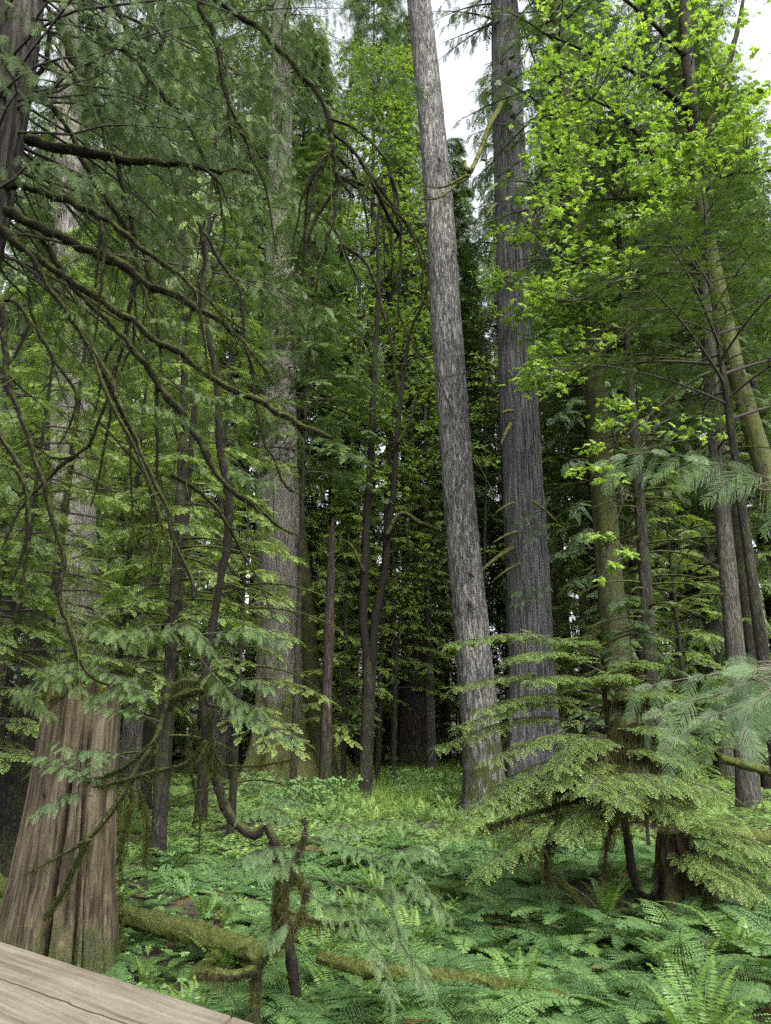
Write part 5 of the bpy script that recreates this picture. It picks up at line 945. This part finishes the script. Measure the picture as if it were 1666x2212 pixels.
def nurse():
    b = G(1500, 2030); b = np.array([P(1500, 2030, 11.0)[0], 11.0, 0]); gz = float(ground(b[0], b[1])); b[2] = gz
    t = thing('rotten_stump', 'dark rotten stump draped in moss under the young hemlock at right', 'stump', tuple(b))
    q = np.linspace(0, 1, 6); zt = P(1450, 1800, 11.0)[2]; xt = P(1455, 1800, 11.0)[0]
    g = Geo(); V = trunk(g, np.stack([b[0] + (xt - b[0]) * q, 11.0 + 0 * q, gz - .3 + (zt - gz + .3) * q], -1), np.array([.55, .46, .38, .32, .28, .2]), 90, .06, .25, .4, .16, 2, .07, 20, .35, 402, 0, [(-1.2, .06, .1, 1.2, .35), (-2.0, .05, .1, 1.4, .3), (-.7, .04, 0, 1, .3)])
    top = g.v[0].reshape(V.shape)[-1]; cen = top.mean(0); g.add(np.vstack([top, cen + [0, 0, .06]]), [[j, (j + 1) % 90, 90] for j in range(90)], 0, .5, 0, True)
    part('wood', g, [M['rot']], t); g = Geo(); rgq = np.random.default_rng(6)
    moss_fuzz(g, np.array([[xt, 11, zt - .6], [xt, 11, zt + .05]]), np.array([.32, .2]), FUZZ, 1500, 1.0, rgq, 1.0); moss_fuzz(g, np.array([[b[0] + .1, 10.9, gz + .3], [xt, 11, zt - .3]]), np.array([.45, .3]), LSTRAND, 200, .8, rgq, 4); part('moss', g, [M['moss']], t)
nurse()

# ------------------------------------------------------------------ moss-hung young hemlock, right of centre
def fore_hemlock():
    rgh = np.random.default_rng(55)
    stem = ptrace([(1436, 1850), (1424, 1885), (1408, 1925), (1384, 1922), (1366, 1880), (1356, 1820), (1346, 1760), (1336, 1700), (1322, 1620), (1312, 1540), (1300, 1460), (1290, 1400), (1284, 1350)], [11, 10.8])
    t = thing('young_hemlock', 'bushy young hemlock with pale new tips and hanging moss growing from the rotten stump', 'tree', tuple(stem[0]))
    fuzzy(stem, [.07, .07, .07, .065, .06, .055, .05, .048, .042, .035, .025, .014, .006], [M['limbdark'], M['mossdk']], t, 'trunk', 10, .05, 700, TUFT, 1.0, 1.0, None, 120, STRAND, 1.0)
    P1 = [  # root, tip, Y root, Y tip, width
     ((1296, 1420), (975, 1388), 10.8, 10.2, .55), ((1296, 1420), (1215, 1382), 10.8, 10.4, .45), ((1298, 1450), (1100, 1420), 10.8, 9.9, .5), ((1305, 1500), (985, 1482), 10.8, 10.6, .5), ((1305, 1500), (1340, 1455), 10.8, 10.0, .5), ((1305, 1500), (1150, 1470), 10.8, 9.8, .55), ((1310, 1530), (1036, 1531), 10.8, 10.2, .4), ((1312, 1540), (986, 1570), 10.8, 10.2, .5), ((1315, 1570), (944, 1613), 10.8, 10.4, .45), ((1320, 1600), (1060, 1640), 10.8, 10.0, .45),
     ((1328, 1640), (1040, 1720), 10.8, 10.2, .6), ((1332, 1670), (1000, 1760), 10.8, 10.0, .6), ((1336, 1700), (960, 1800), 10.8, 9.9, .55), ((1336, 1700), (1280, 1705), 10.8, 9.4, .6), ((1340, 1690), (1420, 1700), 10.8, 9.4, .65), ((1340, 1690), (1560, 1715), 10.9, 9.8, .7), ((1340, 1700), (1350, 1735), 10.8, 9.2, .55), ((1345, 1740), (1220, 1800), 10.7, 9.6, .5), ((1345, 1740), (1030, 1885), 10.7, 10.0, .55), ((1345, 1720), (1490, 1760), 10.8, 9.8, .5),
     ((1310, 1520), (1460, 1500), 10.8, 10.4, .5), ((1318, 1580), (1480, 1590), 10.8, 10.4, .5), ((1325, 1620), (1500, 1650), 10.8, 10.3, .5), ((1320, 1600), (1200, 1650), 10.8, 9.8, .5), ((1300, 1470), (1400, 1430), 10.8, 10.5, .4), ((1330, 1660), (1180, 1690), 10.8, 9.8, .5),
     ((1450, 1800), (1660, 1830), 11, 10.2, .6), ((1450, 1810), (1690, 1880), 11, 10.2, .65), ((1450, 1820), (1640, 1930), 11, 10.0, .6), ((1455, 1830), (1720, 1960), 11, 10.2, .6), ((1450, 1800), (1600, 1780), 11, 10.4, .5), ((1455, 1840), (1560, 1900), 11, 10.2, .45)]
    g = Geo()
    for kk, (a, b, ya, yb, W) in enumerate(P1):
        if kk < 10: W *= .62
        pa, pb = P(*a, ya), P(*b, yb); mid = (pa + pb) / 2 + [0, 0, .1 * np.linalg.norm(pb - pa)]
        plate(g, [pa, mid, pb], W * 1.15, T_hem_near, 18, 8, .68, rgh, .014, hang=.12, droop=.2)
    part('crown', g, [M['hemtip'], M['twig']], t)
    g = Geo()
    for a, b, ya, yb, W in P1[10:26]:      # mossy limbs under the live tiers with long beards
        pa, pb = P(*a, ya), P(*b, yb); mid = (pa + pb) / 2 + [0, 0, .04]; pb2 = pa + (pb - pa) * .8 - [0, 0, .05]
        path, r_, *_ = tube(g, [pa, mid - [0, 0, .08], pb2], [.035, .025, .008], 6, 0, .08, .2, rgh)
        n0 = len(g.f); moss_fuzz(g, path, r_, STRAND, 150, 1.4, rgh, 3); moss_fuzz(g, path, r_, LSTRAND, 40, 1.3, rgh, 6); moss_fuzz(g, path, r_, TUFT, 260, 1.6, rgh, 1)
        for k in range(n0, len(g.f)): f, m, s_ = g.f[k]; g.f[k] = (f, 1, s_)
    part('moss_beard', g, [M['limbdark'], M['mossdk']], t, 'dark beards of moss hanging from the limbs')
    for tr, rad in [([(1346, 1700), (1330, 1760), (1310, 1830), (1306, 1900)], [.03, .03, .02, .01]), ([(1230, 1760), (1190, 1800), (1180, 1870), (1185, 1920)], [.03, .03, .02, .01])]:
        fuzzy(ptrace(tr, 10.6), rad, [M['limbdark'], M['mossdk']], t, 'dead_branch', 8, .05, 260, TUFT, 1.2, 1.5, None, 120, STRAND, 1.5)
fore_hemlock()

# ------------------------------------------------------------------ cedar boughs reaching in from the right, close to the lens
def near_bough():
    rgb = np.random.default_rng(66); gz = float(ground(4.3, 3.6))
    t = thing('young_cedar', 'near young cedar whose grey-green fronds reach in from the right edge', 'tree', (4.3, 3.6, gz))
    g = Geo(); tube(g, [(4.3, 3.6, gz - .2), (4.28, 3.58, 2.5), (4.25, 3.6, 5.0)], [.10, .07, .02], 12, 0, .2, .06, rgb); part('trunk', g, [M['cedbark']], t)
    for (trunkpt, uv, Y, W, sc) in [((4.27, 3.6, 3.9), [(1740, 1060), (1666, 1034), (1585, 1008), (1508, 992), (1440, 980), (1398, 977), (1345, 985), (1293, 1002)], [2.75, 2.5], .16, .62),
                                ((4.27, 3.6, 2.9), [(1760, 1430), (1666, 1440), (1566, 1453), (1468, 1468), (1360, 1492)], [2.8, 2.55], .14, .5), ((4.27, 3.6, 2.8), [(1760, 1440), (1666, 1462), (1536, 1503), (1448, 1524), (1388, 1560)], [2.7, 2.5], .17, .55), ((4.27, 3.6, 2.7), [(1760, 1450), (1666, 1488), (1624, 1521), (1523, 1552), (1423, 1625)], [2.65, 2.4], .17, .55), ((4.27, 3.6, 2.6), [(1750, 1470), (1680, 1490), (1624, 1525), (1606, 1570), (1594, 1612)], [2.5, 2.35], .13, .5)]:
        pth = np.vstack([[trunkpt], ptrace(uv, Y)]); g = Geo(); path, rr, *_ = tube(g, pth, [.006] + list(np.linspace(.0024, .0008, len(pth) - 1)), 6, 1, .03)
        vis = path[np.argmin(np.linalg.norm(path - pth[1], axis=1)):]; n = 15 if sc < .6 else 20
        tq = (np.arange(n) + rgb.uniform(0, .6, n)) / n; p = at_path(vis, tq); T = nrm(at_path(vis, np.minimum(tq + .03, 1)) - at_path(vis, np.maximum(tq - .03, 0)))
        view = nrm(p - EYE); down = np.array([0, 0, -1.0]); sg = np.where(np.arange(n) % 2 == 0, 1, -1)
        Sd = nrm(np.cross(view, T)); Sd *= np.sign(Sd[:, 2:3] + 1e-6) * -1                 # side that falls
        a = np.radians(rgb.uniform(28, 50, n)); X = T * np.cos(a)[:, None] + Sd * (np.sin(a) * np.where(sg > 0, 1, -.45))[:, None]; X[:, 2] -= .25
        U = -view + rgb.normal(0, .35, (n, 3)) + [0, 0, .5]; R = basis(nrm(X), U); s = sc * (1.1 - .55 * tq) * rgb.uniform(.8, 1.2, n) * np.where(sg > 0, 1.0, .6)
        for q in range(3): mk = np.arange(n) % 3 == q; g.inst(T_ced_big[q], R[mk], p[mk], s[mk], rgb.uniform(.2, .9, mk.sum()))
        part('branch', g, [M['cedbough'], M['twigpale']], t)
near_bough()

# ------------------------------------------------------------------ ferns
def fern(kind, seed, lod):
    rgz = np.random.default_rng(seed); g = Geo(); nf = {'lady': 9, 'sword': 12}[kind]
    for k in range(nf):
        az = 2 * pi * k / nf + rgz.uniform(-.3, .3); L = rgz.uniform(.7, 1.05); st = rgz.uniform(.55, 1.05) if kind == 'lady' else rgz.uniform(.8, 1.3)
        def cur(t, L=L, st=st): 
            if kind == 'lady': a = st * (1 - t * .5); return (L * (t * cos(a) * 1.0), L * (sin(st) * t - .52 * t ** 2.2))
            return (L * t * cos(st) * (1 + .3 * t), L * (sin(st) * t - .32 * t ** 2.5))
        if kind == 'lady':
            pf = lambda t: .30 * min(1, t * 3.2) * (1 - t) ** .75 + .015
            s_ = spray(L, *((22, 80, pf, 7, .034, .020) if lod == 0 else (13, 80, pf, 3, .07, .045) if lod == 1 else (11, 80, pf, 0, 0, .07)), 0, .10, 60, seed * 31 + k, .006, cur, fwd=.12, tipk=.6)
        else:
            pf = lambda t: .115 * min(1, t * 6) * (1 - t ** 3) + .012
            s_ = spray(L, (26 if lod == 0 else 18), 84, pf, 0, 0, .028 if lod == 0 else .042, 0, .1, 60, seed * 37 + k, .006, cur, tipk=.5)
        if rgz.uniform() < .12:
            s_.f = [(f_, 2, sm_) for f_, m_, sm_ in s_.f]; s_.v = [v_ * np.array([1, 1, .35]) for v_ in s_.v]
        c_, s2 = cos(az), sin(az); R = np.array([[[c_, -s2, 0], [s2, c_, 0], [0, 0, 1]]]); g.inst(s_, R, np.zeros((1, 3)), 1.0, np.array([rgz.uniform(.2, .8)]))
    return g
FM = {}
for kk, lod, n, mt in (('lady', 0, 4, 'lady'), ('lady', 1, 4, 'lady'), ('sword', 0, 3, 'sword')):
    FM[(kk, lod)] = [fern(kk, 500 + 10 * lod + i + (100 if kk == 'sword' else 0), lod).mesh('%s_fern' % kk, [M[mt], M['rachis'], M['deadfrond']]) for i in range(n)]
far_tpl = [fern('lady', 550 + i, 2) for i in range(3)] + [fern('sword', 660 + i, 1) for i in range(2)]
blockers = [(P(122, 2100, 9.3)[0], 9.3, .75), (P(1500, 2030, 11)[0], 11, .6), (P(1045, 1740, 25)[0], 25, 1.1), (P(1155, 1700, 28)[0], 28, 1.9), (P(640, 1700, 33)[0], 33, 2.9), (P(895, 1640, 42)[0], 42, 1.6), (P(350, 1860, 15.8)[0], 15.8, .3), (P(1360, 1640, 24)[0], 24, 1.1), (P(1620, 1770, 21)[0], 21, .6), (P(22, 1790, 15)[0], 15, 1.2), (P(788, 1712, 27)[0], 27, .4), (P(180, 1700, 26)[0], 26, 1.3)]
rgF = np.random.default_rng(808)
def in_poly(u, v, poly):
    c_ = False; n = len(poly)
    for i in range(n):
        (x1, y1), (x2, y2) = poly[i], poly[i - 1]
        if (y1 > v) != (y2 > v) and u < (x2 - x1) * (v - y1) / (y2 - y1) + x1: c_ = not c_
    return c_
def project(p):
    d = np.array(p) - EYE; z = d[1] * cp + d[2] * sp; y = -d[1] * sp + d[2] * cp; return CX + FPX * d[0] / z, CY - FPX * y / z
pts = []; cell = {}
def try_pt(x, y, rmin):
    k = (int(x // 1.0), int(y // 1.0))
    for a in (-1, 0, 1):
        for b in (-1, 0, 1):
            for (px, py) in cell.get((k[0] + a, k[1] + b), ()):
                if (px - x) ** 2 + (py - y) ** 2 < rmin ** 2: return False
    cell.setdefault(k, []).append((x, y)); return True
for _ in range(60000):
    y = 6.2 + 44 * rgF.uniform() ** 1.3; x = rgF.uniform(-.60, .60) * (y + 1)
    if any((x - bx) ** 2 + (y - by) ** 2 < br ** 2 for bx, by, br in blockers): continue
    u, v = project((x, y, float(ground(x, y)) + .3)); dens = 1.0
    if in_poly(u, v, [(1150, 1830), (1440, 1830), (1470, 2075), (1170, 2085)]): dens = .04
    if in_poly(u, v, [(250, 1980), (590, 1980), (560, 2212), (200, 2212)]): dens = .30
    if in_poly(u, v, [(250, 1640), (560, 1640), (600, 1790), (250, 1800)]): dens = .35
    if 680 < u < 1230 and 2085 < v < 2215: dens = .45
    if u < 0: dens *= .5
    if rgF.uniform() > dens: continue
    if try_pt(x, y, .35 + .011 * y): pts.append((x, y, u, v))
pts.sort(key=lambda q: math.hypot(q[0], q[1])); inview = [q for q in pts if -60 < q[2] < 1730 and q[3] < 2420]; rest = inview[270:]; others = 0
near_f = inview[:270]
def fern_label(kind, u, v):
    w_ = 'soft lacy lady fern' if kind == 'lady' else 'upright yellow-green sword fern'
    if u < 640: pl = 'around the mossy logs and stump at lower left'
    elif u < 1000: pl = 'in the green carpet at bottom centre'
    elif u < 1420: pl = 'in front of the moss-hung hemlock'
    else: pl = 'near the rotten stump at lower right'
    return '%s %s' % (w_, pl), '%s ferns %s' % (kind, pl)
for (x, y, u, v) in near_f:
    kind = 'sword' if (rgF.uniform() < (.45 if 430 < u < 600 and 1780 < v < 2000 else .13)) else 'lady'; lod = 0 if (y < 12.5 or kind == 'sword') else 1
    me = FM[(kind, lod)][rgF.integers(0, len(FM[(kind, lod)]))]; o = link('%s_fern' % kind, me, None, (x, y, float(ground(x, y)) - .02)); lb, gp = fern_label(kind, u, v)
    s = rgF.uniform(.65, 1.2) * (1.08 if y < 10 else 1.0) * (.75 if u < 600 else 1); o.rotation_euler = (rgF.normal(0, .1), rgF.normal(0, .1), rgF.uniform(0, 6.28)); o.scale = (s, s, s * rgF.uniform(.8, 1.15)); tag(o, lb, 'fern', gp)
g = Geo(); A = np.array([(x, y) for x, y, u, v in rest]); k = rgF.integers(0, 3, len(A)); swordzone = np.array([(700 < u < 1010 and v < 1760) for x, y, u, v in rest]); k = np.where(swordzone & (rgF.uniform(0, 1, len(A)) < .6), 3 + rgF.integers(0, 2, len(A)), k)
for q in range(5):
    mk = k == q; n = mk.sum(); az = rgF.uniform(0, 6.28, n); R = np.zeros((n, 3, 3)); R[:, 0, 0] = np.cos(az); R[:, 0, 1] = -np.sin(az); R[:, 1, 0] = np.sin(az); R[:, 1, 1] = np.cos(az); R[:, 2, 2] = 1
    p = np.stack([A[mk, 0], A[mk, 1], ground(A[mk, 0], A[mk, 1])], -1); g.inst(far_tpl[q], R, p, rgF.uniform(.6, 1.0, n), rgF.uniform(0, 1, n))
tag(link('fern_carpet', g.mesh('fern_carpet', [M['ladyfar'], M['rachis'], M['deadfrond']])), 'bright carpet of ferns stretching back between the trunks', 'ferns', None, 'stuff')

# low leafy ground plants between the ferns
def ground_plants():
    g = Geo(); n = 9000; y = 6.5 + 40 * rgF.uniform(0, 1, n) ** 1.5; x = rgF.uniform(-.6, .6, n) * (y + 1); z = ground(x, y) + rgF.uniform(.03, .25, n)
    az = rgF.uniform(0, 6.28, n); X = np.stack([np.cos(az), np.sin(az), rgF.uniform(-.3, .5, n)], -1); R = basis(X, np.array([0, 0, 1.0]) + rgF.normal(0, .35, (n, 3)))
    g.inst(T_leaf[0], R, np.stack([x, y, z], -1), rgF.uniform(.06, .16, n), rgF.uniform(0, 1, n)); tag(link('ground_cover', g.mesh('ground_cover', [M['shrub'], M['rachis']])), 'small leafy seedlings and mossy herbs on the forest floor', 'ground cover', None, 'stuff')
    g = Geo(); n = 5200; u = rgF.uniform(0, 1, n); y = rgF.uniform(26, 46, n); x = (y * rgF.uniform(-.09, .16, n)); az = rgF.uniform(0, 6.28, n); X = np.stack([np.cos(az) * .4, np.sin(az) * .4, np.ones(n)], -1)
    b = tuft_tpl(7, .6, .022, .25, 9); g.inst(b, basis(X, rgF.normal(0, 1, (n, 3))), np.stack([x, y, ground(x, y)], -1), rgF.uniform(.5, 1.1, n), rgF.uniform(0, 1, n)); tag(link('grass', g.mesh('grass', [M['grass']])), 'tall yellow-green grass in the clearing behind the fern carpet', 'grass', None, 'stuff')
    g = Geo(); rgl = np.random.default_rng(12)
    for i in range(420):     # twigs and sticks on the soil
        y = 6.5 + 22 * rgl.uniform() ** 1.4; x = rgl.uniform(-.6, .6) * y; a = rgl.uniform(0, 6.3); L = rgl.uniform(.15, .8); z = float(ground(x, y)) + .03
        tube(g, [(x, y, z), (x + L * .5 * cos(a), y + L * .5 * sin(a), z + rgl.uniform(0, .08)), (x + L * cos(a + .2), y + L * sin(a + .2), z + rgl.uniform(-.02, .1))], [.009, .007, .003], 4, 0, .2, cap=False)
    tag(link('twig_litter', g.mesh('twig_litter', [M['twigpale']])), 'scattered fallen twigs on the brown soil', 'litter', None, 'stuff')
ground_plants()
# broad-leaved shrubs by the cedar foot
def shrub_mesh(seed):
    rgq = np.random.default_rng(seed); g = Geo()
    for k in range(9):
        az = rgq.uniform(0, 6.3); h = rgq.uniform(.35, .85); tip = np.array([cos(az) * h * .5, sin(az) * h * .5, h]); tube(g, [(0, 0, 0), tip * [.4, .4, .6], tip], [.008, .006, .003], 4, 1, .2, cap=False); leaf_layer(g, tip, .13, 9, .17, rgq, .35)
    return g.mesh('shrub', [M['shrub'], M['rachis']])
SH = [shrub_mesh(s) for s in (1, 2, 3)]
for i in range(46):
    if i < 30: u, v = rgF.uniform(520, 760), rgF.uniform(1672, 1765); lb, gp = 'pale broad-leaved thimbleberry shrub at the foot of the giant cedar', 'shrubs before the giant cedar'
    else: u, v = rgF.uniform(850, 980), rgF.uniform(1705, 1760); lb, gp = 'pale broad-leaved shrub left of the leaning fir foot', 'shrubs beside the leaning fir'
    p = G(u, v); o = link('thimbleberry_shrub', SH[i % 3], None, (p[0], p[1], p[2])); s = rgF.uniform(.7, 1.25); o.scale = (s, s, s); o.rotation_euler = (0, 0, rgF.uniform(0, 6.28)); tag(o, lb, 'shrub', gp)

# ------------------------------------------------------------------ road glimpsed beyond the trees: cars and a sign
def car(label, x, y, rz, col):
    t = thing('parked_car', label, 'car', (x, y, float(ground(x, y)))); t.rotation_euler = (0, 0, rz)
    prof = [(-2.1, .35), (-2.15, .75), (-2.0, .95), (-1.3, 1.0), (-.7, 1.42), (.9, 1.46), (1.6, 1.05), (2.1, .95), (2.2, .6), (2.15, .35)]
    g = Geo(); n = len(prof); V = []
    for yy, k in ((-.86, 1), (-.9, 1), (.9, 1), (.86, 1)): V += [(a, yy * (1 if z < 1.0 else .84), z * (1 if abs(yy) > .87 else .99)) for a, z in prof]
    F = [[a * n + i, a * n + (i + 1) % n, (a + 1) * n + (i + 1) % n, (a + 1) * n + i] for a in range(3) for i in range(n)]; g.add(V, F, 0)
    g.f.append((np.arange(n)[None, ::-1] + 0, 0, False)); g.f.append((np.arange(n)[None] + 3 * n, 0, False)); pm = plain('car_paint_' + col[0], col[1], .3); glass = plain('car_glass', (.03, .035, .04), .1); rub = plain('tyre', (.02, .02, .02), .8); rimm = plain('rim', (.4, .4, .42), .3, .8)
    link('body', g.mesh('body', [pm]), t)
    for s in (-1, 1):
        g = Geo(); yy = .80 * s; P4 = [(-1.15, yy * 1.09, 1.03), (1.3, yy * 1.09, 1.06), (.8, yy * .975, 1.38), (-.65, yy * .975, 1.36)]; g.add(P4 + [(a, b + .01 * s, c_) for a, b, c_ in P4], [[4, 5, 6, 7], [0, 1, 5, 4], [1, 2, 6, 5], [2, 3, 7, 6], [3, 0, 4, 7]]); link('window', g.mesh('window', [glass]), t)
        for xx in (-1.35, 1.35):
            g = Geo(); tube(g, [(xx, .7 * s, .33), (xx, .8 * s, .33), (xx, .92 * s, .33)], [.33, .34, .33], 20, 0, 1); wh = link('wheel', g.mesh('wheel', [rub]), t); g = Geo(); tube(g, [(xx, .9 * s, .33), (xx, .925 * s, .33), (xx, .935 * s, .33)], [.2, .2, .17], 16, 0, 1); link('rim', g.mesh('rim', [rimm]), wh)
p = P(1215, 1560, 60); car('white parked car glimpsed between the dark cedar and the mossy trunk', p[0], 60, .1, ('white', (.7, .72, .75)))
p = P(995, 1580, 62); car('pale silver parked car glimpsed left of the leaning grey fir', p[0], 62, -.05, ('silver', (.55, .57, .6)))
p = P(395, 1580, 60); car('white parked car glimpsed behind the slender black-stemmed hemlock', p[0], 60, .0, ('pearl', (.72, .7, .68)))
p = P(982, 1580, 56); gz = float(ground(p[0], 56)); t = thing('road_sign', 'small white roadside sign on a post left of the leaning fir', 'sign', (p[0], 56, gz))
g = Geo(); tube(g, [(p[0], 56, gz - .2), (p[0], 56, gz + 1.2), (p[0], 56, gz + 2.3)], [.035, .035, .035], 8, 0, 1); part('post', g, [plain('sign_post', (.35, .35, .36), .5)], t)
g = Geo(); prism(g, [(p[0] - .3, 55.93), (p[0] + .3, 55.93), (p[0] + .3, 55.96), (p[0] - .3, 55.96)], gz + 1.8, gz + 2.35, .005); part('panel', g, [plain('sign_white', (.75, .75, .75), .5)], t)
g = Geo(); xs = np.linspace(-60, 60, 40); V = [(x, y, float(ground(x, 62)) * 0 + .22) for y in (57.5, 66) for x in xs]; g.add(V, [[i, i + 1, 40 + i + 1, 40 + i] for i in range(39)])
tag(link('road', g.mesh('road', [plain('asphalt', (.055, .055, .058), .9, 0, .15, 3)])), 'grey asphalt road glimpsed beyond the trees', None, None, 'structure')
def haze():
    g = Geo(); a, b = np.array([-760, -760, -3.0]), np.array([760, 960, 75.0]); V = [(x, y, z) for z in (a[2], b[2]) for (x, y) in ((a[0], a[1]), (b[0], a[1]), (b[0], b[1]), (a[0], b[1]))]
    g.add(V, [[3, 2, 1, 0], [4, 5, 6, 7], [0, 1, 5, 4], [1, 2, 6, 5], [2, 3, 7, 6], [3, 0, 4, 7]]); m, t, o = mat_new('haze'); v = t.nodes.new('ShaderNodeVolumePrincipled')
    v.inputs['Color'].default_value = (.93, .97, .95, 1); v.inputs['Density'].default_value = HAZE; v.inputs['Anisotropy'].default_value = .2; t.links.new(v.outputs[0], o.inputs['Volume'])
    tag(link('haze', g.mesh('haze', [m])), 'thin pale forest haze', None, None, 'stuff')
HAZE = 0.0
if HAZE: haze()
print('faces', sum(len(m.polygons) for m in bpy.data.meshes), 'objects', len(bpy.data.objects))
